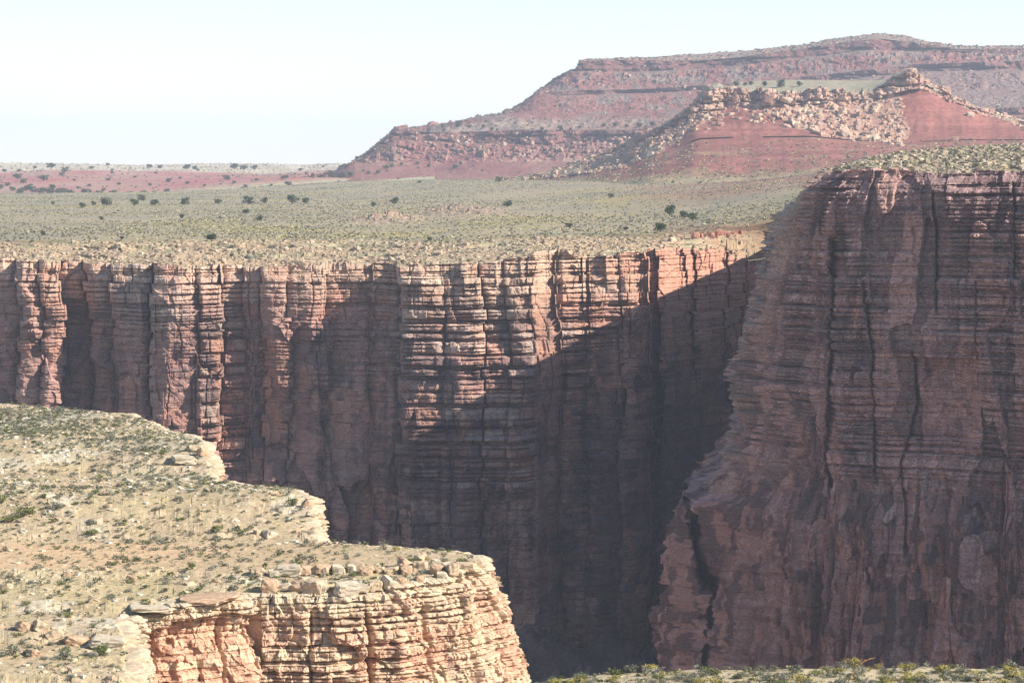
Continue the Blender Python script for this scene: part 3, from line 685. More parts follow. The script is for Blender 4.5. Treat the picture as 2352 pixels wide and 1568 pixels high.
    c = mix(c, C(.085, .06, .06), .7 * (T['tint'] > .7) * (1 - low) * sst(-.1, .12, fb2(Sg / 5, z / 4, 654, 3)) * sst(-.15, .1, fb2(Sg / 6, z / 6, 644, 3)))
    c = mix(c, C(.34, .26, .21), .75 * ((T['tint'] > .15) & (T['tint'] < .34)) * (1 - low))
    c = mix(c, C(.33, .21, .17), np.clip(.8 * ar + .5 * sc + .7 * sst(.05, .3, fb2(Sg / 9, z / 7, 621, 3)) * sst(650, 800, yv), 0, .85))
    c = c * (.72 + .56 * id1)[..., None] * (.85 + .3 * id2)[..., None]; c = mix(c, c * 0 + C(.30, .185, .145), low[..., None] * 0 + (.7 * low * (id3 > .62))[..., None] if False else .7 * low * (id3 > .62))
    c = mix(c, C(.36, .23, .18), .6 * (id1 > .78) * (1 - low))
    st = fb2(Sg / .9, z / 14, 622, 4); pa = fb2(Sg / 5, z / 5, 623, 4)
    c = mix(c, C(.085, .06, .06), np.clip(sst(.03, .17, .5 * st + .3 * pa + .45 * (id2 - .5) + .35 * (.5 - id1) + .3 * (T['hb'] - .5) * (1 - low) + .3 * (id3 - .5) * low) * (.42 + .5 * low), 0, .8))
    c = mix(c, C(.30, .19, .145), low * sst(.14, .4, fb2(Sg / 1.3, z / 22, 624, 4)) * .7)
    c = mix(c, C(.33, .26, .20), np.clip(nose * (1 - sst(1080, 1200, yv)) * .5, 0, 1) * (.2 + .8 * (B['hb'] > .5)))
    c = mix(c, C(.42, .35, .265), np.clip(sh, 0, 1) * .85)
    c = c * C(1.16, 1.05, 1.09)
    tuck = []
    for back, dz in ((2.0, -.15), (6, -.9)):
        q2 = P[0].copy(); q2[:, :2] -= N * back; q2[:, 2] += dz; tuck.insert(0, q2)
    P = np.concatenate([np.stack(tuck), P]); c = np.concatenate([c[:1], c[:1], c])
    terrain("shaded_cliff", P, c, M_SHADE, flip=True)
    register('shade', P[:, ::2][::2])
    # ---------------- the stony top
    us = np.concatenate([np.arange(1893, 2420, 1.5), np.arange(2420, 5200, 12)])
    Yf = np.interp(us, xd0[i_nose:], P0[i_nose:, 1]); zf = np.interp(us, xd0[i_nose:], rim[i_nose:]) + .05
    Yf = Yf + .3
    ysil = polyline([(1880, 404), (1893, 398), (1950, 378), (2000, 364), (2060, 352), (2130, 345), (2250, 338), (2352, 332), (2600, 325), (5200, 300)], us)
    t = np.linspace(0, 1, 190)[:, None]
    Ysil = 545 + 0 * us; zsil = Zof(ysil, Ysil)
    Y = Yf[None] + (Ysil - Yf)[None] * t ** 1.25
    x = (us[None] - 1176) / FD * Y
    w = t + .12 * fb2(x / 9, Y / 9, 630, 3)
    zz = zf[None] + (zsil - zf)[None] * np.clip(.55 * t + .45 * sst(.05, .5, t), 0, 1)
    rk = (rock_bumps(x, Y, 1.2, 631, .4) + rock_bumps(x, Y, .6, 632, .45)) * sst(-.2, .15, fb2(x / 5, Y / 8, 636, 3))
    fd = sst(0, .05, t)
    zz = zz - .45 * (1 - sst(0, .06, t))
    zz = zz + fd * (.7 * rk * (1 - .7 * sst(.5, .8, t)) + .3 * fb2(x / 2, Y / 2, 633, 3) + .5 * fb2(x / 9, Y / 14, 634, 3) * (1 - sst(.9, 1, t)))
    Yb = np.array([580, 640, 760])[:, None] + 0 * us[None]
    zb2 = np.stack([zsil + .5, zsil - 6, zsil - 16])
    Y = np.concatenate([Y, Yb]); zz = np.concatenate([zz, zb2])
    P2 = fan(us, Y, zz)
    # left edge turned down
    sk = P2[:, :1].copy(); sk[..., 2] -= 9; sk[..., 0] += 1.2
    P2 = np.concatenate([sk, P2], 1)
    x, Y = P2[..., 0], P2[..., 1]
    rk = np.concatenate([rk, 0 * Yb]); rk = np.concatenate([rk[:, :1], rk], 1)
    c2 = mix(C(.33, .275, .175), C(.25, .235, .15), np.clip(.5 + 1.5 * fb2(x / 6, Y / 9, 635, 4), 0, 1))
    c2 = mix(c2, C(.40, .34, .25), np.clip(rk * 1.6, 0, .8))
    c2 = c2 * C(.82, .78, .80)
    terrain("mesa_top", P2, c2, M_SOIL); register('top', P2[:190])
shade_wall()

# ------------------------------------------------------------------ the sunlit headland in the left foreground
ZF = -28.0
RIMF = [(-90, 430), (-66, 352), (-60, 341), (-52, 333), (-42, 324), (-36.5, 306), (-31.0, 288), (-27.6, 268), (-26.0, 254), (-21.5, 246), (-17.5, 238), (-15.6, 229), (-14.2, 220.5), (-11, 218.3), (-7, 216.5), (-3.2, 214), (-1.7, 210),
        (-2.0, 206), (-3.4, 203), (-5.5, 200.6), (-8.3, 198), (-11.7, 196.6), (-14.5, 196.4), (-17.3, 196.6), (-18.2, 195.2), (-21.4, 193.2), (-24.6, 191.2), (-25.4, 189.0), (-24.6, 186), (-23.6, 180), (-22.4, 172), (-21, 160), (-20, 110)]
def sd_poly(x, y, pts):
    """signed distance to an open rim line; positive inside (on its right-hand side when travelling along it is outside)"""
    best = np.full(x.shape, 1e9); sign = np.ones(x.shape)
    p = np.array(pts)
    for a, b in zip(p[:-1], p[1:]):
        d = b - a; L = (d ** 2).sum()
        t = np.clip(((x - a[0]) * d[0] + (y - a[1]) * d[1]) / L, 0, 1)
        ex = x - a[0] - t * d[0]; ey = y - a[1] - t * d[1]
        q = ex * ex + ey * ey
        cr = d[0] * (y - a[1]) - d[1] * (x - a[0])
        m = q < best - 1e-9
        sign = np.where(m, np.where(cr < 0, 1.0, -1.0), sign); best = np.where(m, q, best)
    return np.sqrt(best) * sign

def fore_z(x, y):
    xr = sst(-22, -6, x)                                        # 1 towards the right end
    yw = y + (3.0 * fb2(x / 14, y / 18, 701, 3) + .8 * fb2(x / 3, y / 4, 702, 2)) * (1 - .5 * xr) * (1 - .6 * sst(255, 280, y))
    blk = 1.1 * (hsh(np.floor((x + .4 * fb2(x, y, 718, 2)) / 1.15), np.floor(y / 11), 0, 719) - .5) + .5 * (hsh(np.floor(x / .5), np.floor(y / 11), 0, 720) - .5)
    yw = yw + blk * .16 * (1 - .4 * xr) + 1.6 * fb2(x / 4, y / 5, 721, 3) * (1 - .6 * xr)
    z = np.interp(yw, [100, 150, 166, 166.2, 172.6, 172.8, 178, 178.15, 182.6, 182.8, 188, 188.1, 193.2, 193.4, 198.5, 198.65, 203.2, 203.35, 209, 219.5, 219.7, 222.5, 222.7, 226, 226.2, 229.5, 229.7, 233, 246, 258, 262, 262.2, 265, 265.4, 270, 276, 300, 340, 440],
                  [-36, -32.9, -31.9, -31.2, -31.0, -30.35, -30.3, -30.1, -30.1, -29.45, -29.5, -29.35, -29.4, -28.85, -28.85, -28.5, -28.45, -28.15, -28.2, -28.25, -27.85, -27.7, -27.2, -27.05, -26.5, -26.4, -25.95, -25.9, -26.8, -27.4, -27.5, -26.9, -26.8, -26.2, -26.0, -26.0, -27.0, -27.4, -28.5])
    return z
def headland():
    us = np.arange(-160, 1235, 1.15)
    Yr = [150.0]
    while Yr[-1] < 400: Yr.append(Yr[-1] + max(.17, Yr[-1] ** 2 / (28 * 2904) * .55))
    Yr = np.array(Yr)
    Y = np.broadcast_to(Yr[:, None], (len(Yr), len(us))).copy()
    x = (us[None] - 1176) / FD * Y * 1.003
    sd = sd_poly(x, Y, RIMF)
    sdn = sd + .5 * fb2(x / 1.2, Y / 1.6, 703, 3) + .6 * fb2(x / 5, Y / 6, 704, 2)
    z = fore_z(x, Y)
    flat = sst(203, 206, Y) * (1 - sst(217, 220, Y)) * (1 - .5 * sst(-12, -4, x))
    patch = np.clip(.5 + 1.6 * fb2(x / 8, Y / 9, 705, 3), 0, 1)
    rock = np.clip(patch * (1 - .93 * flat), 0, 1)
    rock = np.maximum(rock, .9 * (1 - sst(1.0, 4.5, sdn)) * (1 - .5 * flat)); rock = rock * (1 - .6 * sst(280, 310, Y) * (sd > 4))
    rb = (rock_bumps(x, Y * .8, .9, 706, .45) * .5 + rock_bumps(x, Y * .8, .42, 707, .45) * .6) * sst(-.25, .1, fb2(x / 3, Y / 4, 717, 3))
    for _k in range(7): z[1:-1] = .25 * z[:-2] + .5 * z[1:-1] + .25 * z[2:]
    # thin beds that crop out
    zs = z + .25 * fb2(x / 6, Y / 9, 708, 3)
    st = .42; fr = np.mod(zs / st, 1)
    terr = (np.floor(zs / st) + sst(.3, .7, fr)) * st - zs
    z = z + rock * terr * .5 + rock * rb * .7 + .07 * fb2(x / 1.5, Y / 1.5, 709, 3) + .12 * fb2(x / .8, Y / .8, 716, 3) * rock
    z = z - .25 * (1 - sst(0, .8, sd))
    keep = (sd > .12); keep = keep[:-1, :-1] & keep[1:, :-1] & keep[:-1, 1:] & keep[1:, 1:]
    P = fan(us, Y, z)
    c = mix(C(.355, .275, .165), C(.40, .305, .19), np.clip(.5 + fb2(x / 4, Y / 6, 710, 4), 0, 1))
    c = mix(c, C(.50, .34, .20), flat * np.clip(.9 - .7 * sst(-30, -10, x) + .6 * fb2(x / 7, Y / 5, 711, 3), 0, 1))
    c = mix(c, STRAW * C(1.05, 1, .95), .45 * sst(0, .3, fb2(x / 5, Y / 9, 712, 3)) * (1 - flat))
    c = mix(c, C(.30, .29, .215), .6 * sst(-.05, .35, fb2(x / 10, Y / 20, 713, 3)) * sst(228, 300, Y))
    c = mix(c, mix(C(.44, .37, .27), C(.46, .33, .22), np.clip(.5 + 1.5 * fb2(x / 3, Y / 3, 714, 3), 0, 1)), np.clip(rock * (rb * 2.2 + .25), 0, .9))
    c = mix(c, C(.50, .46, .37), .7 * sst(.2, .34, fb2(x / 3.5, Y / 4, 715, 3)) * rock)
    terrain("headland", P, c, M_BENCH, keep)
    register('fore', P, sd > .6)
    # ---------------- its cliff
    def step(px, py):
        if py < 216 and px < 2 and py > 165: return .032
        if py < 270: return .12
        return .5
    s, P0, N, sf, q = plan_curve(RIMF, step, 1.2)
    N = -N
    zt = fore_z(P0[:, 0] , P0[:, 1]) - .12
    kbn = int(np.argmax(P0[:, 0] * 1.0 - 1e3 * (P0[:, 1] < 180))); sn = s[kbn]
    R = 520
    v = np.concatenate([np.linspace(0, .25, R - 60), np.linspace(.25, 1, 61)[1:]])
    z = zt[None] + (-100 - zt)[None] * v[:, None]
    Sg = np.broadcast_to(s[None], z.shape); XP = np.broadcast_to(P0[None, :, 0], z.shape); YP = np.broadcast_to(P0[None, :, 1], z.shape)
    dep = zt[None] - z
    yv = ydof(z, YP)
    xdv = xdof(XP, YP, z)
    front = (s > sn)[None] * np.ones_like(z)
    alc = sst(588, 578, xdv) * front
    D = polyline([(0, -.25), (.5, 0), (1.1, .25), (1.15, .5), (2.2, .7), (4, 1.2), (9, 2.9), (20, 5), (80, 16)], dep)
    D = D * np.where(front > .5, 1, .45)
    # the alcove: overhung by a thick slab, hollow below
    D = np.where(alc > .02, D * (1 - alc) + alc * (polyline([(0, .45), (.9, .6), (1.0, .10), (2.0, -.05), (3.2, .5), (6, 1.4), (20, 4), (80, 14)], dep + .4 * fb2(Sg / 2.2, z / 2, 730, 2))), D)
    D += .6 * fb2(Sg / 4.5, z / 9, 731, 3) + .3 * fb2(Sg / 1.3, z / 2.5, 732, 3)
    L1 = Layers(-101, -22, 733, hard=(.25, .95), soft=(.08, .22), joint=(.8, 3.2)); B = bedded(Sg, z, L1, .35, 10)
    L2 = Layers(-101, -22, 734, hard=(.16, .4), soft=(.05, .12), joint=(.5, 1.6)); T = bedded(Sg, z, L2, .25, 10)
    led = np.clip(.75 + .8 * fb2(Sg / 5, z / 5, 735, 3), .25, 1.1) * (1 - .72 * alc * sst(.9, 1.2, dep))
    e = 1 - np.clip(np.minimum(B['dz'] / .09, B['du'] / .08 + .1), 0, 1)
    bul = 1 - (2 * np.clip(B['t'], 0, 1) - 1) ** 4
    D += led * (np.where(B['k'] > .5, .05 + .20 * B['h'] + .26 * (B['hb'] - .5) + .04 * bul, -.20) - .2 * e * e)
    e2 = 1 - np.clip(np.minimum(T['dz'] / .06, T['du'] / .06 + .3), 0, 1)
    D += .95 * led * (np.where(T['k'] > .5, .05 + .12 * T['h'] + .12 * (T['hb'] - .5), -.1) - .13 * e2 * e2)
    # vertical joints
    for xl, wd, dp in ((583, 5, .9), (838, 6, 1.1), (712, 4, .5), (960, 4, .6), (1040, 3, .4), (500, 4, .4)):
        D -= dp * np.exp(-((xdv - xl - 8 * fb2(z / 1.5, 0 * z + xl, 736, 3)) / wd) ** 2) * front * sst(.8, 1.5, dep)
    sc = sst(.12, .16, fb2(Sg / 2.2, z / 2.2, 737, 3))
    D -= .28 * sc * (1 - .3 * led)
    f1, g1, id1 = facets(Sg, z, 1.5, 1.7, 748, .30, .30)
    f2, g2, id2 = facets(Sg, z, .55, .6, 749, .09, .25)
    D += f1 * .75 + f2 * 1.6
    D += .20 * fb2(Sg / .45, z / .35, 738, 4)
    # slanted block rows near the edge
    D += .35 * (hsh(np.floor((Sg + .8 * fb2(Sg / 2, z, 739, 2)) / 1.3), np.floor(dep / .55), 0, 740) - .5) * (1 - sst(1.2, 1.8, dep))
    P = np.zeros(z.shape + (3,)); P[..., 0] = P0[None, :, 0] + N[None, :, 0] * D; P[..., 1] = P0[None, :, 1] + N[None, :, 1] * D; P[..., 2] = z
    c = mix(C(.46, .285, .195), C(.48, .36, .25), np.clip(.3 + .5 * B['tint'] + .9 * fb2(Sg / 3, z / 1.6, 741, 4), 0, 1))
    salm = np.clip(alc * sst(.95, 1.15, dep) * .85 + sst(.05, .3, fb2(Sg / 4, z / 3, 742, 3)) * sst(1, 2.5, dep) * .9, 0, 1)
    c = mix(c, C(.46, .275, .185), salm * (1 - .45 * sst(.55, .7, B['hb'] * B['k'])))
    c = mix(c, C(.50, .415, .28), .8 * sst(.02, .3, fb2(Sg / 1.0, z / .5, 743, 4)) * B['k'])
    c = mix(c, C(.26, .165, .12), .5 * sst(.15, .4, fb2(Sg / .6, z / 3, 744, 4) + .3 * fb2(Sg / 3, z / 2, 745, 3)))
    c = mix(c, C(.47, .40, .28), (1 - sst(.3, 1.2, dep)) * .7)
    tuck = []
    for back, dz in ((.35, .10), (.8, .09), (1.3, -.02), (3.0, -.5)):
        q2 = P[0].copy(); q2[:, :2] -= N * (back + .25 * fb2(s / .8, 0 * s + back, 746, 2))[:, None]; q2[:, 2] += dz + .12 * fb2(s / .9, 0 * s + back, 747, 3); tuck.insert(0, q2)
    c = c * C(1.10, 1.08, 1.06)
    P = np.concatenate([np.stack(tuck), P]); c = np.concatenate([c[:1]] * 4 + [c])
    terrain("headland_cliff", P, c, M_FORE)
    register('forewall', P[:, ::2][::2])
headland()

# ------------------------------------------------------------------ the near edge, the canyon floor
def near_edge():
    us = np.arange(-400, 2760, 2.2)
    sil = polyline([(-400, 1640), (900, 1600), (1130, 1580), (1200, 1570), (1300, 1558), (1400, 1548), (1500, 1542), (1700, 1537), (2000, 1531), (2352, 1531), (2760, 1532)], us)
    Ye = 112.0
    Y = np.concatenate([np.array([-30, -5, 6, 20, 40, 60]), np.arange(70, Ye, .12), np.array([Ye, Ye + .6, Ye + 2, Ye + 6, Ye + 20])])[:, None] + 0 * us[None]
    ze = Zof(sil, Ye)[None]
    prof = np.interp(Y[:, 0], [-30, -5, 6, 20, 40, 60, 85, 100, Ye, Ye + .6, Ye + 2, Ye + 6, Ye + 20], [-1.7, -1.7, -2.2, -8, -13.5, -16.2, -18.0, -18.9, -19.18, -19.6, -21, -40, -110])
    z = prof[:, None] + (ze + 19.18) * sst(20, 100, Y)
    x = (us[None] - 1176) / FD * np.maximum(Y, 30)
    z = z + (.10 * fb2(x / 1.2, Y / 1.2, 801, 4) + .12 * fb2(x / 5, Y / 5, 802, 3)) * sst(60, 80, Y)
    P = np.stack([x * 1.003, Y, z], -1)
    c = mix(C(.42, .34, .22), C(.36, .30, .19), np.clip(.5 + fb2(x / 1.5, Y / 1.5, 803, 4), 0, 1))
    terrain("near_ground", P, c, M_BENCH); register('near', P[:, :][6:-4])
near_edge()
def floor():
    xs = np.concatenate([np.linspace(-330, -60, 60), np.linspace(-59, 75, 300), np.linspace(76, 430, 60)]); ys = np.concatenate([np.linspace(-60, 480, 80), np.linspace(482, 660, 400), np.linspace(662, 760, 20)])
    X, Y = np.meshgrid(xs, ys)
    z = -118 + 3 * fb2(X / 40, Y / 40, 811, 4) + .8 * rock_bumps(X, Y, 7, 812, .5)
    # talus heaps against the wall, where the photo shows pale rubble
    for (cx, cy, h, r) in ((4, 590, 24, 46), (-14, 596, 20, 42), (20, 600, 20, 40), (42, 612, 26, 34)):
        d = np.hypot(X - cx, (Y - cy)) / r * (1 + .5 * fb2(X / 5, Y / 5, 816, 3))
        z = np.maximum(z, -118 + h * np.clip(1 - d, 0, 1) + (1.3 * rock_bumps(X, Y, 2.6, 813, .7) + .9 * rock_bumps(X, Y, 5, 817, .5) + 1.5 * fb2(X / 5, Y / 5, 814, 4)) * np.clip(3 - 3 * d, 0, 1) * .7)
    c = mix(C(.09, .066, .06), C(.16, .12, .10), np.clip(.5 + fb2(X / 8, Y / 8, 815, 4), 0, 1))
    P = np.stack([X, Y, z], -1)
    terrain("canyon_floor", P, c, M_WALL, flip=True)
floor()

# ------------------------------------------------------------------ the air
def haze():
    x0, x1, y0, y1, z0, z1 = -2600, 2600, -120, 11500, -124, 190
    V = np.array([(x, y, z) for x in (x0, x1) for y in (y0, y1) for z in (z0, z1)])
    F = np.array([(0, 1, 3, 2), (4, 6, 7, 5), (0, 4, 5, 1), (2, 3, 7, 6), (0, 2, 6, 4), (1, 5, 7, 3)])
    m = bpy.data.materials.new("hazy_air"); m.use_nodes = True; t = m.node_tree
    t.nodes.remove(t.nodes["Principled BSDF"])
    p = t.nodes.new("ShaderNodeVolumePrincipled")
    p.inputs["Color"].default_value = (.72, .82, 1.0, 1); p.inputs["Density"].default_value = HAZE; p.inputs["Anisotropy"].default_value = 0.2
    t.links.new(p.outputs[0], t.nodes["Material Output"].inputs["Volume"])
    obj("haze", np_mesh("haze", V, F, m), kind='stuff')
HAZE = 0.00012
haze()

# ------------------------------------------------------------------ plants and loose rock
RNG = np.random.RandomState(77)
def place(keys, xd, yd, tol=3.0):
    best = None
    for key in ([keys] if isinstance(keys, str) else keys):
        q, a, b, w = TERR[key]
        d = (a - xd) ** 2 + (b - yd) ** 2
        near = np.where(d < max(tol * tol, d.min() + .5))[0]
        k = near[np.argmin(q[near, 1])]
        if best is None or d[k] < best[0] - 4: best = (d[k], q[k])
    return best[1]
def picks(key, n, test, power=0.0, screen=False):
    q, a, b, w = TERR[key]
    p = test(q[:, 0], q[:, 1], q[:, 2], a, b).astype(float)
    if not screen: p = p * w
    p = p * (1.0 / np.maximum(q[:, 1], 50)) ** power
    p /= p.sum()
    return q[RNG.choice(len(q), n, p=p, replace=n > len(q))]

def foliage_material(name, amount=.4):
    m = earth_material(name, 2.0, 0, amount); p = m.node_tree.nodes["Principled BSDF"]
    p.inputs["Roughness"].default_value = .8
    return m
M_LEAF = foliage_material("juniper_needles"); M_SAGE = foliage_material("dry_shrub_leaves"); M_BARK = earth_material("weathered_bark", 6, .03, .4)
M_ROCKP = earth_material("pale_boulder_stone", 1.2, .15, .35); M_ROCKF = earth_material("limestone_block_stone", 3.5, .05, .35, (1, 1, 1.8)); M_TWIG = earth_material("dead_twigs", 8, 0, .3)

def leaf_cloud(seed, n, lobes, size, base, tip, flat=1.0):
    """small leaf-sized faces through the volume of several lobes: (centre, radius)"""
    r = np.random.RandomState(seed); V = []; F = []; Cc = []
    w = np.array([l[1] ** 2 for l in lobes]); w = w / w.sum()
    for i in range(n):
        c, rad = lobes[r.choice(len(lobes), p=w)]
        d = r.normal(size=3); d /= np.linalg.norm(d)
        rr = rad * (r.rand() ** .35) * (1 + .12 * np.clip(r.normal(), -2, 1.2))
        p = np.array(c) + d * rr * np.array([1, 1, flat])
        if p[2] < .02: p[2] = abs(p[2]) * .5 + .02
        n1 = d + .9 * r.normal(size=3); n1 /= np.linalg.norm(n1)
        t = np.cross(n1, r.normal(size=3)); t /= np.linalg.norm(t); u = np.cross(n1, t)
        s_ = size * r.uniform(.6, 1.4)
        k = len(V)
        V += [p + t * s_, p + u * s_ * .7, p - t * s_, p - u * s_ * .7]; F.append((k, k + 1, k + 2, k + 3))
        cc = base + (tip - base) * r.rand(); Cc += [cc] * 4
    return np.array(V), np.array(F), np.array(Cc, np.float32)
def tube(path, radii, n=6):
    V = []; F = []
    path = [np.array(p, float) for p in path]
    for i, p in enumerate(path):
        d = path[min(i + 1, len(path) - 1)] - path[max(i - 1, 0)]; d /= np.linalg.norm(d)
        a = np.cross(d, (0.3, 1, .2)); a /= np.linalg.norm(a); b = np.cross(d, a)
        for k in range(n):
            V.append(p + radii[i] * (math.cos(6.2832 * k / n) * a + math.sin(6.2832 * k / n) * b))
    for i in range(len(path) - 1):
        for k in range(n):
            F.append((i * n + k, i * n + (k + 1) % n, (i + 1) * n + (k + 1) % n, (i + 1) * n + k))
    return np.array(V), np.array(F)
def merge(parts):
    V = []; F = []; Cc = []; o = 0
    for v, f, c in parts:
        V.append(v); F.append(f + o); o += len(v)
        Cc.append(np.broadcast_to(np.asarray(c, np.float32), v.shape) if np.ndim(c) == 1 else c)
    return np.concatenate(V), np.concatenate(F), np.concatenate(Cc)
def tile(name, protos, pos, scl, rot, tint, mat):
    """one mesh of many copies, for what nobody could count"""
    V = []; F = []; Cc = []; o = 0
    which = RNG.randint(0, len(protos), len(pos))
    for w in range(len(protos)):
        v, f, c = protos[w]; m = which == w; n = int(m.sum())
        if not n: continue
        cs, sn = np.cos(rot[m]), np.sin(rot[m]); S_ = scl[m]
        x = v[None, :, 0] * cs[:, None] - v[None, :, 1] * sn[:, None]; y = v[None, :, 0] * sn[:, None] + v[None, :, 1] * cs[:, None]
        P = np.stack([x * S_[:, :1], y * S_[:, 1:2], v[None, :, 2] * S_[:, 2:3]], -1) + pos[m][:, None]
        V.append(P.reshape(-1, 3)); F.append((f[None] + (np.arange(n) * len(v))[:, None, None]).reshape(-1, f.shape[1]) + o); o += n * len(v)
        Cc.append((c[None] * tint[m][:, None]).reshape(-1, 3))
    return np_mesh(name, np.concatenate(V), np.concatenate(F), mat, np.concatenate(Cc))
def thing(name, me, loc, scale, rotz, label, category, group=None, tilt=(0, 0)):
    o = bpy.data.objects.new(name, me); COL.objects.link(o)
    o.location = loc; o.scale = scale; o.rotation_euler = (tilt[0], tilt[1], rotz)
    o['label'] = label; o['category'] = category
    if group: o['group'] = group
    return o

# ---- junipers
def juniper_protos():
    out = []
    for k in range(4):
        r = np.random.RandomState(900 + k)
        lobes = [((0, 0, .45), .34)]
        for i in range(7):
            a = r.uniform(0, 6.28); q = r.uniform(.15, .36); lobes.append(((q * math.cos(a), q * math.sin(a), r.uniform(.22, .72)), r.uniform(.13, .22)))
        v, f, c = leaf_cloud(910 + k, 620, lobes, .045, C(.030, .050, .018), C(.085, .115, .045))
        cm = np_mesh("juniper_crown", v, f, M_LEAF, c)
        parts = [tube([(0, 0, -.12), (.02, 0, .12), (.0, .02, .35), (.03, .0, .6)], [.055, .045, .03, .012]) + (C(.13, .10, .075),)]
        for i in range(5):
            a = r.uniform(0, 6.28); parts.append(tube([(.01, 0, .1 + .05 * i), (.16 * math.cos(a), .16 * math.sin(a), .3 + .05 * i), (.32 * math.cos(a), .32 * math.sin(a), .45 + .04 * i)], [.03, .02, .008], 5) + (C(.13, .10, .075),))
        v, f, c = merge(parts); tm = np_mesh("juniper_trunk", v, f, M_BARK, c)
        v1, f1, c1 = leaf_cloud(910 + k, 260, lobes, .07, C(.030, .050, .018), C(.085, .115, .045)); v2, f2, c2 = merge(parts[:3]) if False else (v, f, c)
        out.append((cm, tm, np_mesh("juniper", *merge([(v1, f1, c1), (v2, f2, c2)])[:2], M_LEAF, merge([(v1, f1, c1), (v2, f2, c2)])[2])))
    return out
JUN = juniper_protos()
def juniper(p, w, h, label, group, parts=True):
    k = RNG.randint(4); rz = RNG.uniform(0, 6.28)
    if parts:
        e = bpy.data.objects.new("juniper_tree", None); COL.objects.link(e); e.location = p; e.scale = (w, w, h); e.rotation_euler = (0, 0, rz)
        e['label'] = label; e['category'] = "tree"
        if group: e['group'] = group
        obj("foliage", JUN[k][0], e); obj("trunk", JUN[k][1], e)
        return e
    return thing("juniper_tree", JUN[k][2], p, (w, w, h), rz, label, "tree", group)
def units(w, Y): return w / FD * Y
ORD = ["first", "second", "third", "fourth", "fifth", "sixth", "seventh", "eighth", "ninth", "tenth", "eleventh", "twelfth", "thirteenth", "fourteenth", "fifteenth", "sixteenth"]
row = [(120, 467, 12), (188, 475, 20), (213, 470, 16), (245, 470, 32), (308, 470, 26), (325, 458, 22), (353, 471, 24), (425, 468, 26), (499, 467, 20), (570, 467, 30), (606, 465, 22), (672, 466, 34), (703, 466, 24), (857, 472, 18), (905, 467, 26), (1163, 473, 26)]
for i, (x, y, w) in enumerate(row):
    p = place('plain', x, y); W_ = units(w, p[1]) * 1.12
    juniper(p, W_, W_ * .72, "dark green juniper on the open plain, %s from the left in the long scattered row" % ORD[i], "junipers in a row on the plain")
few = [(417, 500, 15, .95, "small upright juniper alone below the long row on the plain"), (565, 489, 22, .6, "low juniper just below the row, beside a second small one on the plain"),
       (594, 505, 20, .8, "juniper standing a little nearer the rim than its low neighbour"), (232, 503, 14, .7, "small faint juniper on the sage plain above the left end of the rim"),
       (1402, 452, 18, .7, "lone juniper on the plain under the red apron of the butte"), (1537, 493, 30, .92, "tallest and roundest juniper on the plain near the gully"),
       (1570, 500, 25, .8, "juniper just beside the tallest one, half touching its smaller neighbour"), (1589, 504, 24, .85, "juniper nearest the gully shadow in the group of three"),
       (1517, 530, 36, .72, "spreading thin juniper close to the cliff rim below the group of three"), (1307, 521, 24, .5, "low dark shrubby juniper on the plain behind the middle of the rim"),
       (1437, 527, 14, .7, "small dark juniper near the rim between two larger ones"), (487, 551, 36, .55, "wide low greyish juniper right behind the cliff rim"), (990, 551, 15, .75, "small bright green juniper at the rim over the banded buttress"),
       (282, 551, 12, .9, "tiny dark juniper at the rim above the pale columns"), (98, 538, 14, .8, "small juniper among the rim rocks at the far left"), (1145, 416, 18, .8, "juniper where the plain meets the boulders of the butte"),
       (962, 419, 11, .8, "small juniper by the pale red bare patch"), (503, 499, 8, .7, "tiny bush-like juniper dotting the plain between two larger ones")]
for x, y, w, hr, lb in few:
    p = place('plain', x, y); W_ = units(w, p[1]) * 1.12
    juniper(p, W_, W_ * hr, lb, None)
far = [(765, 408, 28), (785, 410, 26), (806, 405, 20), (740, 412, 22), (720, 413, 20), (700, 416, 18), (838, 394, 10), (890, 388, 16), (903, 384, 12), (925, 380, 12), (962, 377, 12), (988, 384, 12), (1045, 385, 18), (1060, 378, 12), (872, 399, 14), (848, 397, 10)]
for x, y, w in far:
    p = place(['mesa', 'plain'], x, y, 4); W_ = units(w, p[1]) * 1.1
    juniper(p, W_, W_ * .75, "dark juniper at the foot of the mesa's long lower slope", "junipers along the foot of the mesa", w > 13)
for x, y, w in [(1015, 290, 11), (1055, 290, 24), (1075, 291, 10), (1108, 293, 14), (1130, 296, 11), (1145, 299, 9), (1240, 301, 14), (1255, 300, 8), (1290, 297, 16), (1310, 296, 10), (1330, 293, 12), (1385, 290, 14), (1410, 288, 16), (1440, 290, 12), (1470, 289, 18), (1500, 287, 18), (1530, 286, 14), (1020, 300, 12), (1040, 334, 10), (1046, 350, 12)]:
    p = place('mesa', x, y, 4); W_ = units(w, p[1]) * 1.1
    juniper(p, W_, W_ * .8, "dark juniper on the pale bench above the mesa's lower cliff", "junipers on the mesa bench", w > 13)
for i, (x, y, w, lb) in enumerate([(1690, 196, 18, "juniper behind the rim of the butte, nearest its left end block"), (1712, 193, 12, "small juniper second from the butte's left end block"), (1727, 193, 14, "juniper third along the butte's grassy top"),
                     (1757, 196, 18, "juniper left of the biggest one on the butte's grassy top"), (1797, 199, 26, "biggest darkest juniper on the grassy top of the butte"), (1838, 196, 18, "juniper on the butte's top, nearest its middle")]):
    p = place('butte', x, y, 4); W_ = units(w, p[1]) * 1.1
    juniper(p, W_, W_ * .8, lb, None)
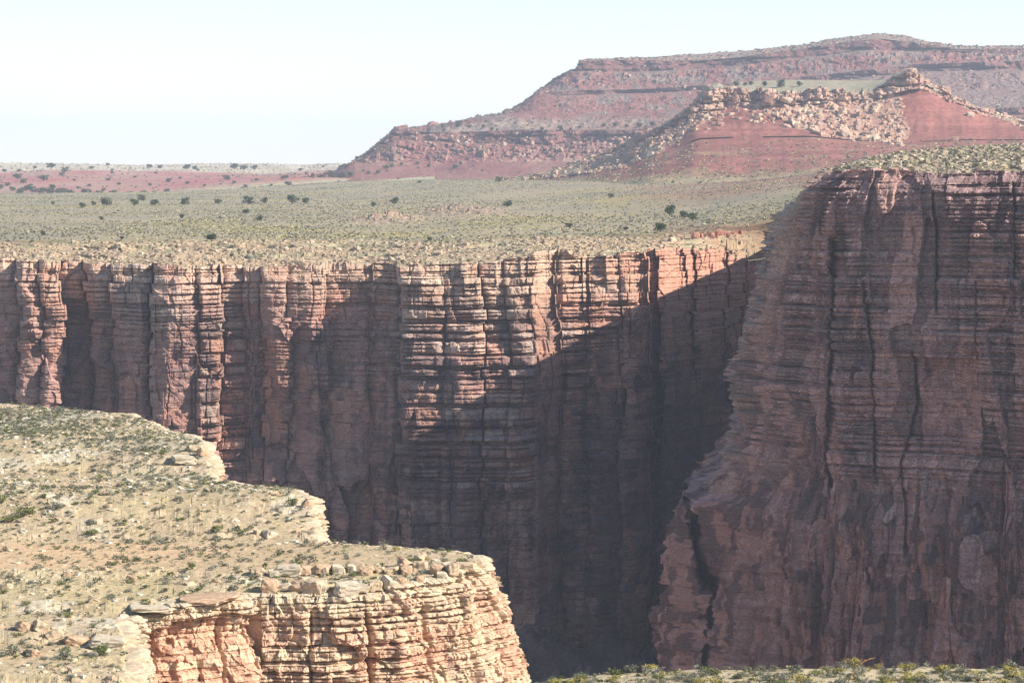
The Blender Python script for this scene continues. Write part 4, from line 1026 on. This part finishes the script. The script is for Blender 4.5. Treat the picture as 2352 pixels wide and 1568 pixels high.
hl = [(5, 433, 22), (20, 425, 16), (40, 408, 24), (55, 418, 20), (62, 436, 26), (75, 440, 30), (95, 444, 30), (115, 445, 30), (30, 436, 20), (48, 443, 26), (10, 392, 14), (45, 392, 14), (118, 385, 24), (150, 392, 22), (143, 400, 16), (100, 412, 26), (120, 432, 22), (210, 384, 12), (260, 396, 12), (258, 389, 10), (250, 412, 14), (275, 422, 12), (207, 425, 12), (213, 385, 12), (345, 383, 18), (358, 396, 10), (388, 415, 18), (345, 423, 12), (385, 441, 20), (430, 420, 14), (448, 386, 16), (455, 390, 12), (520, 410, 22), (540, 424, 12), (566, 428, 14), (590, 412, 12), (600, 430, 12), (650, 412, 12), (660, 410, 16), (662, 424, 20), (690, 390, 14), (742, 381, 10), (720, 423, 10), (770, 395, 12), (300, 447, 20), (330, 446, 24), (260, 447, 26), (225, 448, 26), (200, 447, 30), (360, 446, 20), (160, 446, 28), (140, 446, 30), (430, 386, 24), (370, 384, 16), (540, 386, 26), (560, 387, 22), (585, 387, 20), (250, 378, 12), (820, 401, 22), (80, 385, 12), (70, 427, 16), (240, 437, 14), (415, 408, 10), (470, 425, 10), (625, 423, 10), (310, 405, 10), (170, 412, 10), (180, 430, 12)]
for x, y, w in hl:
    p = place('hills', x, y, 4); W_ = units(w, p[1]) * 1.1
    juniper(p, W_, W_ * .62, "small dark juniper dotted over the far red hills", "junipers dotted over the far red hills", False)

# ---- shrubs
def shrub_proto(seed, n, base, tip, size, lobes=6, hgt=.55, twigs=6):
    r = np.random.RandomState(seed); L = [((0, 0, .25 * hgt / .55), .3)]
    for i in range(lobes):
        a = r.uniform(0, 6.28); q = r.uniform(.1, .36); L.append(((q * math.cos(a), q * math.sin(a), r.uniform(.12, hgt * .75)), r.uniform(.11, .2)))
    parts = [leaf_cloud(seed + 1, n, L, size, base, tip, .8)]
    for i in range(twigs):
        a = r.uniform(0, 6.28); q = r.uniform(.15, .4)
        parts.append(tube([(0, 0, -.08), (q * .5 * math.cos(a), q * .5 * math.sin(a), .2), (q * math.cos(a), q * math.sin(a), hgt * r.uniform(.6, 1))], [.018, .012, .004], 4) + (C(.16, .13, .10),))
    return merge(parts)
KINDS = {
 'sage': [shrub_proto(1000 + k, 330, C(.10, .105, .07), C(.25, .25, .18), .034) for k in range(4)],
 'green': [shrub_proto(1020 + k, 330, C(.06, .085, .022), C(.19, .215, .06), .034) for k in range(3)],
 'yellow': [shrub_proto(1040 + k, 330, C(.20, .17, .05), C(.46, .38, .11), .032) for k in range(3)],
 'pale': [shrub_proto(1060 + k, 260, C(.28, .27, .19), C(.44, .42, .31), .028, twigs=12) for k in range(2)],
}
KM = {k: [np_mesh(k + "_shrub", v, f, M_SAGE, c) for v, f, c in L] for k, L in KINDS.items()}
SMALL = {
 'sage': [shrub_proto(1100 + k, 42, C(.11, .115, .078), C(.26, .255, .185), .09, 3, twigs=0) for k in range(4)],
 'green': [shrub_proto(1120 + k, 42, C(.07, .09, .03), C(.19, .21, .07), .09, 3, twigs=0) for k in range(3)],
 'straw': [shrub_proto(1140 + k, 22, C(.30, .26, .13), C(.46, .40, .22), .11, 2, .4, twigs=0) for k in range(3)],
}
TINY = {
 'sage': [shrub_proto(1200 + k, 9, C(.195, .195, .135), C(.275, .265, .185), .22, 2, .35, twigs=0) for k in range(4)],
 'straw': [shrub_proto(1220 + k, 7, C(.32, .28, .14), C(.46, .41, .22), .24, 2, .35, twigs=0) for k in range(3)],
}
NAMES = {'sage': ("sagebrush_shrub", "shrub"), 'green': ("green_shrub", "shrub"), 'yellow': ("flowering_shrub", "shrub"), 'pale': ("bleached_shrub", "shrub")}
def shrub(kind, p, w, h, label, group=None):
    return thing(NAMES[kind][0], KM[kind][RNG.randint(len(KM[kind]))], p, (w, w, h), RNG.uniform(0, 6.28), label, NAMES[kind][1], group)
for x, y, w, h, kd, lb in [
    (377, 1044, 28, .6, 'green', "bright green low shrub on the upper bench just above the small pale outcrop"), (4, 1152, 34, .8, 'green', "dense dark green shrub cut by the left edge of the picture"),
    (443, 1304, 30, .75, 'green', "round bright green shrub at the front of the sandy flat"), (685, 1294, 38, .4, 'green', "flat green mat of a shrub near the front edge of the sandy flat"),
    (500, 1219, 44, .5, 'green', "broad green shrub above the back of the sandy flat"), (560, 1222, 36, .45, 'green', "pale green shrub to the right of the broad green one behind the sandy flat"),
    (138, 1414, 16, 1.0, 'green', "small upright green shrub on the stony slope left of the alcove"), (340, 1388, 24, .9, 'green', "yellowish green shrub just above the overhanging slab of the alcove"),
    (662, 1132, 30, 1.1, 'pale', "bare grey shrub standing on the skyline of the middle bench"), (885, 1260, 34, .9, 'pale', "bare grey-white shrub on the far edge of the sandy flat"),
    (910, 1262, 26, .7, 'yellow', "yellow-green shrub beside the bare one at the far edge of the sandy flat"), (675, 1160, 40, .7, 'green', "pale green shrub near the right corner of the middle bench"),
    (60, 1184, 64, .5, 'green', "large dark shrub clump in the hollow at the left of the middle bench"), (130, 1165, 56, .45, 'sage', "wide dark shrub beside the white bare rock of the middle bench"),
    (25, 1196, 50, .5, 'green', "dark sprawling shrub below the large clump in the left hollow"), (215, 1228, 50, .4, 'green', "long dark green shrub along the foot of the middle bench"),
    (960, 1290, 36, .45, 'green', "small green shrub growing between the rim blocks of the headland"), (1060, 1290, 36, .5, 'green', "yellow-green shrub on the skyline at the headland's point"), (985, 1283, 18, .6, 'yellow', "tiny yellowish shrub on the skyline behind the tilted slab"),
    (150, 1510, 60, .55, 'sage', "wide grey-green shrub on the lowest ledges at the left"), (235, 1500, 60, .6, 'green', "green shrub beneath the white cracked boulder ledge"), (30, 1500, 60, .6, 'sage', "grey shrub in the hollow at the lower left corner"),
    (280, 1280, 26, .6, 'sage', "round grey-green shrub in the middle of the sandy flat"), (95, 1278, 22, .8, 'sage', "dark grey shrub at the left of the sandy flat")]:
    p = place('fore', x, y, 4); W_ = units(w, p[1]) * 1.15
    shrub(kd, p, W_, W_ * h * 1.3, lb)
for x, y, w, h, kd, lb in [
    (2085, 1541, 52, .6, 'yellow', "broad dome-shaped yellow flowering shrub on the near edge"), (2210, 1541, 48, .6, 'pale', "pale silvery shrub at the near edge between green and orange ones"),
    (2162, 1539, 36, .6, 'green', "green flowering shrub just right of the yellow dome on the near edge"), (2325, 1545, 56, .55, 'yellow', "orange-yellow shrub at the right end of the near edge"),
    (1629, 1545, 34, .9, 'green', "upright bright green shrub on the skyline of the near edge below the pillar"), (1482, 1548, 28, 1.3, 'pale', "thin dry shrub standing alone at the left of the near edge"),
    (1728, 1545, 26, .7, 'green', "small bright green shrub on the skyline of the near edge, left of the stalk"), (1340, 1560, 34, .6, 'yellow', "yellow-green shrub on the sloping left end of the near edge"), (1415, 1556, 26, .6, 'yellow', "small yellow shrub second along the sloping left end of the near edge"),
    (2272, 1540, 22, .8, 'green', "small green shrub left of the orange-yellow one on the near edge"), (1520, 1548, 20, .9, 'yellow', "low yellowish shrub next to the thin dry one on the near edge")]:
    p = place('near', x, y, 4); W_ = units(w, p[1]) * 1.1
    shrub(kd, p, W_, W_ * h * 1.3, lb)
# the common shrubs, each on its own
pos = picks('near', 175, lambda x, y, z, a, b: (a > 1180) & (a < 2420) & (b < 1600))
for p in pos:
    kd = RNG.choice(['sage', 'sage', 'sage', 'green', 'yellow', 'pale']); W_ = RNG.uniform(.45, .95)
    shrub(kd, p, W_, W_ * RNG.uniform(.55, .85), {'sage': "grey-green sagebrush in the low scrub of the near edge", 'green': "small green shrub in the low scrub of the near edge", 'yellow': "yellow flowering shrub in the low scrub of the near edge", 'pale': "bleached dry shrub in the low scrub of the near edge"}[kd],
          {'sage': "sagebrush along the near edge", 'green': "green shrubs along the near edge", 'yellow': "yellow shrubs along the near edge", 'pale': "bleached shrubs along the near edge"}[kd])
infore = lambda x, y, z, a, b: (a > -40) & (b < 1600) & (b > 900)
pos = picks('fore', 250, lambda x, y, z, a, b: infore(x, y, z, a, b) * (1.0 - .7 * ((y > 204) & (y < 218) & (x < -12))))
for p in pos:
    kd = RNG.choice(['sage', 'sage', 'sage', 'green']); W_ = RNG.uniform(.5, 1.15)
    sandy = 203 < p[1] < 219
    where = "on the sandy flat of the headland" if sandy else ("on the upper benches of the headland" if p[1] > 219 else "on the stony front slope of the headland")
    shrub(kd, p, W_, W_ * RNG.uniform(.45, .75), ("grey-green sagebrush " if kd == 'sage' else "small green shrub ") + where, ("sagebrush " if kd == 'sage' else "green shrubs ") + where)
def mass(name, label, cat, key, n, test, protos, size, mat, power=0, sink=.0, hs=(.5, .9)):
    q = picks(key, n, test, power)
    q = q + np.stack([RNG.uniform(-.3, .3, n), RNG.uniform(-.3, .3, n), 0 * q[:, 0] - sink], -1)
    w = RNG.uniform(size[0], size[1], n); sc = np.stack([w, w, w * RNG.uniform(hs[0], hs[1], n)], -1)
    tint = RNG.uniform(.75, 1.2, n)[:, None] * np.ones((1, 3))
    me = tile(name, protos, q, sc, RNG.uniform(0, 6.28, n), tint, mat)
    obj(name, me, kind='stuff', label=label, category=cat)
mass('bench_scrub', "low grey scrub covering the headland", "scrub", 'fore', 2600, lambda x, y, z, a, b: infore(x, y, z, a, b) * np.clip(.15 + 2.2 * (.35 + fb2(x / 9, y / 14, 1303, 3)), .04, 2) * np.where((y > 204) & (y < 219), .6, 1) * np.where(y > 262, 1.6, 1), SMALL['sage'] + SMALL['green'][:1], (.3, .9), M_SAGE)
mass('dry_grass', "straw-coloured grass tufts over the headland", "grass", 'fore', 5200, infore, SMALL['straw'], (.15, .4), M_SAGE)
mass('edge_scrub', "low grey scrub covering the near edge", "scrub", 'near', 700, lambda x, y, z, a, b: (a > 1150) & (a < 2450) & (b < 1610), SMALL['sage'] + SMALL['green'][:1] + SMALL['straw'], (.2, .5), M_SAGE)
onplain = lambda x, y, z, a, b: ((b > 400) & (b < 585) & (a > -60) & (a < 1990)) * np.clip(.25 + 1.5 * (.45 + fb2(x / 45, y / 60, 1301, 4)), 0.05, 2) * np.where(y < 668, .35, 1)
mass('plain_scrub', "grey-green sage scrub spread over the plain", "scrub", 'plain', 62000, onplain, TINY['sage'], (.5, 1.2), M_SAGE, 1.0)
mass('plain_grass', "pale yellow grass between the sage on the plain", "grass", 'plain', 20000, lambda x, y, z, a, b: onplain(x, y, z, a, b) * (fb2(x / 35, y / 60, 1302, 3) > -.05), TINY['straw'], (.7, 1.5), M_SAGE, 1.0)
mass('butte_scrub', "sparse yellow-green scrub over the red apron", "scrub", 'butte', 5200, lambda x, y, z, a, b: (b > 318) * np.clip((b - 300) / 60, 0, 1.5), TINY['sage'] + TINY['straw'], (1.0, 2.4), M_SAGE)
mass('mesa_scrub', "sparse dark scrub over the slopes of the mesa", "scrub", 'mesa', 5200, lambda x, y, z, a, b: (b < 400) & (a > 800), TINY['sage'], (1.6, 4.0), M_SAGE)
mass('hill_scrub', "sparse dark scrub over the far red hills", "scrub", 'hills', 1800, lambda x, y, z, a, b: (b < 440), TINY['sage'], (1.6, 3.6), M_SAGE)
mass('mesa_top_scrub', "grey scrub among the stones on the shaded cliff's top", "scrub", 'top', 1500, lambda x, y, z, a, b: (a < 2400), TINY['sage'] + TINY['straw'], (.5, 1.2), M_SAGE)

# ---- a dry flower stalk bending over the near edge
p = place('near', 1950, 1560, 4)
dY = p[1]
pth = [(0, 0, -.1)] + [((x - 1950) / FD * dY, 0, (1560 - y) / FD * dY) for x, y in [(1956, 1546), (1964, 1534), (1974, 1522), (1986, 1513), (1998, 1508), (2010, 1506)]]
v, f = tube(pth, [.014, .013, .012, .012, .016, .017, .006], 7)
sp = [(v, f, C(.50, .26, .10))]
r_ = np.random.RandomState(5)
for k in range(26):
    t = r_.uniform(3.3, 6); i = int(t); a = np.array(pth[i]) * (1 - (t - i)) + np.array(pth[min(i + 1, 6)]) * (t - i)
    d = r_.normal(size=3) * .02; sp.append(tube([a, a + d * .6, a + d + (0, 0, .01)], [.006, .009, .003], 4) + (C(.52, .30, .10),))
v, f, c = merge(sp)
thing("flower_stalk", np_mesh("flower_stalk", v, f, M_TWIG, c), p, (1, 1, 1), 0, "tall dry orange flower stalk bending over above the near edge", "plant stalk")

# ---- boulders and fallen blocks
import bmesh
def rock_proto(seed, cuts=14, flat=(1, 1, 1), plain=False):
    r = np.random.RandomState(seed); bm = bmesh.new()
    for i in range(cuts):
        if i < 8: q = np.array([1 if i & 1 else -1, 1 if i & 2 else -1, 1 if i & 4 else -1]) * r.uniform(.5 if seed % 2 else .4, 1, 3)
        else: q = r.uniform(-1, 1, 3); q[r.randint(3)] = np.sign(r.uniform(-1, 1)) * r.uniform(.8, 1)
        bm.verts.new(q * .5 * np.array(flat))
    g = bmesh.ops.convex_hull(bm, input=bm.verts)
    bmesh.ops.delete(bm, geom=[e for e in g['geom_interior'] if isinstance(e, bmesh.types.BMVert)], context='VERTS')
    bmesh.ops.dissolve_limit(bm, angle_limit=.18, verts=bm.verts, edges=bm.edges)
    bmesh.ops.triangulate(bm, faces=bm.faces)
    if not plain:
        bmesh.ops.subdivide_edges(bm, edges=bm.edges, cuts=3, use_grid_fill=True)
        bmesh.ops.triangulate(bm, faces=bm.faces)
    from mathutils import noise as mn
    off = Vector((seed * 1.7, 3.1, seed * .3))
    for v in ([] if plain else bm.verts):
        n_ = v.co.normalized(); q_ = v.co * 2.2 + off; q2_ = v.co * 6.5 + off
        bed = abs((v.co.z * 4.0 + .3 * mn.noise(q_)) % 1 - .5)
        v.co += n_ * ((.07 * mn.noise(q_) + .03) + .055 * mn.noise(q2_) - .05 * (bed < .1)) - v.co * (.04 if max(abs(v.co.x) + abs(v.co.y), abs(v.co.z) + abs(v.co.x)) > .72 else 0)
    bm.verts.ensure_lookup_table(); bm.verts.index_update()
    V = np.array([v.co[:] for v in bm.verts]); F = np.array([[v.index for v in f.verts] for f in bm.faces]); bm.free()
    return V, F
RP = [rock_proto(1400 + k) for k in range(7)]
RS = [rock_proto(1450 + k, 12, plain=True) for k in range(4)]
def rock_meshes(name, cols, mat): return [np_mesh(name, v, f, mat, np.broadcast_to(cols[k % len(cols)], v.shape)) for k, (v, f) in enumerate(RP)]
R_BUT = rock_meshes("boulder", [C(.42, .28, .205), C(.45, .335, .245), C(.40, .235, .17)], M_ROCKP)
R_RED = rock_meshes("boulder", [C(.34, .15, .105), C(.38, .19, .13)], M_ROCKP)
R_RIM = rock_meshes("boulder", [C(.42, .33, .23), C(.38, .28, .20)], M_ROCKP)
R_FOR = rock_meshes("boulder", [C(.45, .34, .225), C(.42, .285, .185), C(.47, .39, .28)], M_ROCKF)
def boulder(ms, p, dims, rz, tilt, label, group=None):
    return thing("boulder", ms[RNG.randint(len(ms))], p, dims, rz, label, "rock", group, tilt)
for x, y, w, h, tl, lb in [(1490, 305, 24, 26, .3, "tall pointed boulder, larger of two at the head of the butte's left slide"), (1462, 308, 24, 30, -.4, "steep leaning slab just left of the pointed boulder on the left slide"), (1442, 312, 30, 20, .5, "long tilted slab lowest of the three large ones on the left slide"),
                       (1345, 372, 26, 24, .2, "upright reddish boulder standing at the end of the left slide"), (1310, 376, 34, 18, 0, "low wide boulder left of the upright reddish one"), (1400, 362, 36, 26, .1, "large rounded boulder on the apron right of the upright reddish one"), (1455, 352, 30, 22, -.2, "pale boulder on the apron below the left slide, beside a rounded one"),
                       (1240, 396, 46, 8, 0, "flat pale slab at the very tip of the left slide"), (1945, 305, 30, 44, -.6, "largest tilted slab low in the pale slide of the butte"), (1905, 275, 26, 20, .5, "cream slab in the middle of the pale slide"), (1976, 285, 28, 36, .3, "cream upright slab right of the middle of the pale slide"),
                       (2003, 300, 30, 16, -.5, "long slab at the foot of the pale slide near the red slope"), (1805, 232, 34, 16, .2, "broad block directly under the butte's rim"), (1765, 222, 30, 34, .1, "big square block leaning on the butte's rim"), (1687, 232, 22, 30, -.5, "tilted slab below the tower end of the butte's rim"), (2172, 205, 34, 16, .5, "dark red slab on the right ridge of the butte below its peak"),
                       (2230, 262, 24, 18, .1, "round-topped boulder on the right ridge of the butte"), (2195, 318, 22, 18, 0, "isolated boulder on the red slope under the right ridge")]:
    p = place('butte', x, y, 4) + (0, -1, 0); k = p[1] / FD
    boulder(R_BUT, p, (w * k * .85, w * k * .7, h * k * .85), RNG.uniform(-.3, .3), (RNG.uniform(-.2, .2), tl), lb)
tal = picks('butte', 120, lambda x, y, z, a, b: (((a > 1650) & (a < 2080) & (b > 222) & (b < 300 + (a - 1850) * .2)) | ((a > 1270) & (a < 1690) & (b < 398 - (a - 1290) * .30 - 20 * (a > 1560)) & (b > 200))), 0, True)
for p in tal:
    k = p[1] / FD; w = RNG.uniform(5, 14); left = xdof(*p) < 1690
    boulder(R_BUT, p, (w * k, w * k * RNG.uniform(.5, 1), w * k * RNG.uniform(.35, .8)), RNG.uniform(0, 6.28), (RNG.uniform(-.5, .5), RNG.uniform(-.6, .6)),
            "angular boulder in the shadier slide down the butte's left flank" if left else "angular cream boulder in the bright slide below the butte's rim", "boulders of the left slide" if left else "boulders of the bright slide")
for p in picks('mesa', 50, lambda x, y, z, a, b: (a > 850) & (a < 1450) & (b > 312) & (b < 362), 0, True):
    k = p[1] / FD; w = RNG.uniform(5, 14)
    boulder(R_BUT, p, (w * k, w * k * .8, w * k * RNG.uniform(.4, .9)), RNG.uniform(0, 6.28), (RNG.uniform(-.4, .4), RNG.uniform(-.4, .4)), "boulder on the slope under the mesa's lower cliff", "boulders under the mesa's lower cliff")
for p in picks('plain', 70, lambda x, y, z, a, b: (y < 664) & (a > -20) & (a < 1690), 0, True):
    w = RNG.uniform(.8, 1.9)
    boulder(R_RIM, p, (w * 1.2, w, w * RNG.uniform(.5, 1.0)), RNG.uniform(0, 6.28), (RNG.uniform(-.3, .3), RNG.uniform(-.3, .3)), "weathered block among the rubble behind the far cliff's rim", "blocks behind the far cliff's rim")
for k in range(13):
    p = place('plain', 1592 + 9 * k + RNG.uniform(-2, 2), 543 - .9 * k + RNG.uniform(-1, 1), 4); w = RNG.uniform(.9, 1.7)
    boulder(R_RED, p, (w * 1.1, w, w * RNG.uniform(1.0, 1.7)), RNG.uniform(-.3, .3), (0, RNG.uniform(-.08, .08)), "upright dark red block in the short red ledge at the head of the shaded gully", "red ledge blocks at the gully's head")
def fore_rock(key, x, y, w, h, rz, tx, ty, lb, dpt=.8, grp=None, lift=0):
    p = place(key, x, y, 5); k = p[1] / FD
    boulder(R_FOR, p + np.array((0, -.1, h * k * .12 + lift)), (w * k * .88, w * k * dpt, h * k * .8), rz, (tx, ty), lb, grp)
for a in [('fore', 935, 1298, 60, 34, .3, .2, .6, "long slab tipped up on end near the headland's point"), ('fore', 965, 1280, 40, 34, .8, .1, -.2, "squarish block right behind the tipped slab"), ('fore', 1000, 1290, 30, 24, .2, 0, .3, "small block left of the corner blocks at the headland's point"), ('fore', 1098, 1300, 26, 30, .4, 0, .2, "upright block crowning the headland's right tip"),
          ('fore', 1075, 1312, 60, 26, .1, 0, .1, "wide flat block at the headland's tip below the crowning one"), ('fore', 895, 1370, 48, 36, .7, .3, .3, "grey tilted block resting on the ledge above the cliff"), ('fore', 860, 1362, 36, 30, .2, .1, .1, "rounded grey block left of the tilted one on the ledge"), ('fore', 800, 1372, 70, 44, .5, .1, .08, "big square buttress block standing proud over the alcove cliff"),
          ('fore', 728, 1352, 62, 44, -.3, .05, .05, "large rectangular block left of the big buttress block"), ('fore', 625, 1350, 50, 50, .05, 0, 0, "square reddish block standing above the ledge over the alcove's right side"), ('fore', 665, 1312, 84, 34, .05, 0, 0, "long block in the upper row at the front of the sandy flat"), ('fore', 745, 1308, 50, 34, .15, 0, .1, "shorter block beside the long one in the upper row"), ('fore', 820, 1302, 50, 30, .1, 0, -.1, "cracked block in the upper row, midway to the point"), ('fore', 590, 1312, 40, 26, .3, 0, 0, "low rounded block at the left end of the upper row"),
          ('fore', 360, 1415, 130, 16, .05, 0, .02, "thin slab of the alcove's overhanging roof"), ('fore', 480, 1405, 160, 26, -.05, 0, -.02, "long thick slab forming the lip over the alcove"), ('fore', 250, 1475, 110, 34, .1, 0, .05, "white-topped cracked ledge block on the lower left slope"), ('fore', 180, 1470, 70, 30, .2, 0, .1, "grey rounded block left of the white-topped ledge block"), ('fore', 60, 1440, 50, 34, .4, 0, .4, "leaning grey slab among upright ones at the lower left"), ('fore', 95, 1440, 46, 36, .5, .1, .5, "second leaning grey slab, right of the first at the lower left"),
          ('fore', 715, 1158, 30, 34, .3, 0, .5, "blocky outcrop stone at the right corner of the middle bench"), ('fore', 735, 1172, 30, 16, .3, 0, .3, "beak-like stone jutting from the corner of the middle bench"), ('fore', 450, 1030, 50, 30, .3, 0, .1, "pale block of the outcrop on the upper bench's edge"), ('fore', 425, 1058, 70, 26, .2, 0, 0, "wide pale block low in the upper bench's outcrop"), ('fore', 470, 1040, 34, 30, .6, 0, .2, "end block of the upper bench's outcrop against the canyon")]:
    fore_rock(*a)
x_ = 575
while x_ < 1085:
    x_ += RNG.uniform(20, 40)
    fore_rock('fore', x_, 1314 + RNG.uniform(-7, 7) - 14 * (x_ > 950), RNG.uniform(22, 46), RNG.uniform(22, 36), RNG.uniform(-.4, .4), RNG.uniform(-.1, .1), RNG.uniform(-.15, .15), "broken brown block in the upper ledge along the headland's front rim", .9, "blocks of the headland's upper rim ledge")
x_ = 600
while x_ < 1060:
    x_ += RNG.uniform(26, 60)
    fore_rock('fore', x_, 1352 + RNG.uniform(-10, 8) - 12 * (x_ > 950), RNG.uniform(26, 56), RNG.uniform(22, 40), RNG.uniform(-.4, .4), RNG.uniform(-.1, .1), RNG.uniform(-.15, .15), "broken brown block in the lower ledge just above the headland's cliff", .9, "blocks of the headland's lower rim ledge")
for p in picks('fore', 36, lambda x, y, z, a, b: (a > -20) & (b > 1130) & (b < 1560) & ~((y > 204) & (y < 218)), 0, True):
    w = RNG.uniform(.4, 1.0)
    boulder(R_FOR, p, (w * 1.3, w, w * RNG.uniform(.4, .8)), RNG.uniform(0, 6.28), (RNG.uniform(-.3, .3), RNG.uniform(-.3, .3)), "weathered stone lying on the headland's stony ground", "stones lying on the headland")
def rubble(name, label, key, n, test, size, cols, mat, power=0):
    q = picks(key, n, test, power); w = RNG.uniform(size[0], size[1], n) ** 1.0
    sc = np.stack([w * RNG.uniform(.8, 1.4, n), w, w * RNG.uniform(.35, .8, n)], -1)
    tint = cols[RNG.randint(0, len(cols), n)] * RNG.uniform(.8, 1.1, n)[:, None]
    me = tile(name, [(v, f, np.ones_like(v, dtype=np.float32)) for v, f in RS], q, sc, RNG.uniform(0, 6.28, n), tint, mat)
    obj(name, me, kind='stuff', label=label, category="rubble")
rubble('slide_rubble', "smaller broken rock filling the slides of the butte", 'butte', 2600, lambda x, y, z, a, b: (((a > 1640) & (a < 2085) & (b > 212) & (b < 300 + (a - 1850) * .17)) | ((a > 1200) & (a < 1690) & (b < 404 - (a - 1200) * .19 - 25 * (a > 1560)) & (b > 200)) | ((a >= 2085) & (b < 225 + (a - 2160) * .42))), (1.0, 3.6), np.array([C(.42, .28, .20), C(.45, .33, .24), C(.36, .215, .16)]), M_ROCKP)
rubble('mesa_rubble', "broken rock strewn over the mesa's slopes", 'mesa', 3600, lambda x, y, z, a, b: ((b > 305) & (b < 372) & (a < 1500)) * 1.0 + ((b < 215) & (a > 1180)) * .35, (1.0, 4.0), np.array([C(.34, .23, .18), C(.28, .16, .135)]), M_ROCKP)
rubble('rim_rubble', "loose rubble behind the far cliff's rim", 'plain', 2400, lambda x, y, z, a, b: (y < 668) & (a > -40) & (a < 1720), (.3, 1.1), np.array([C(.41, .32, .225), C(.36, .27, .19)]), M_ROCKP)
rubble('bench_stones', "small stones scattered over the headland", 'fore', 1100, lambda x, y, z, a, b: infore(x, y, z, a, b) * (1 - .85 * ((y > 204) & (y < 218))), (.08, .5), np.array([C(.52, .44, .31), C(.48, .37, .25), C(.55, .51, .42)]), M_ROCKF)
rubble('top_rubble', "loose rubble on the shaded cliff's top", 'top', 2400, lambda x, y, z, a, b: (a < 2420), (.3, 1.2), np.array([C(.40, .33, .24), C(.35, .27, .19)]), M_ROCKP)
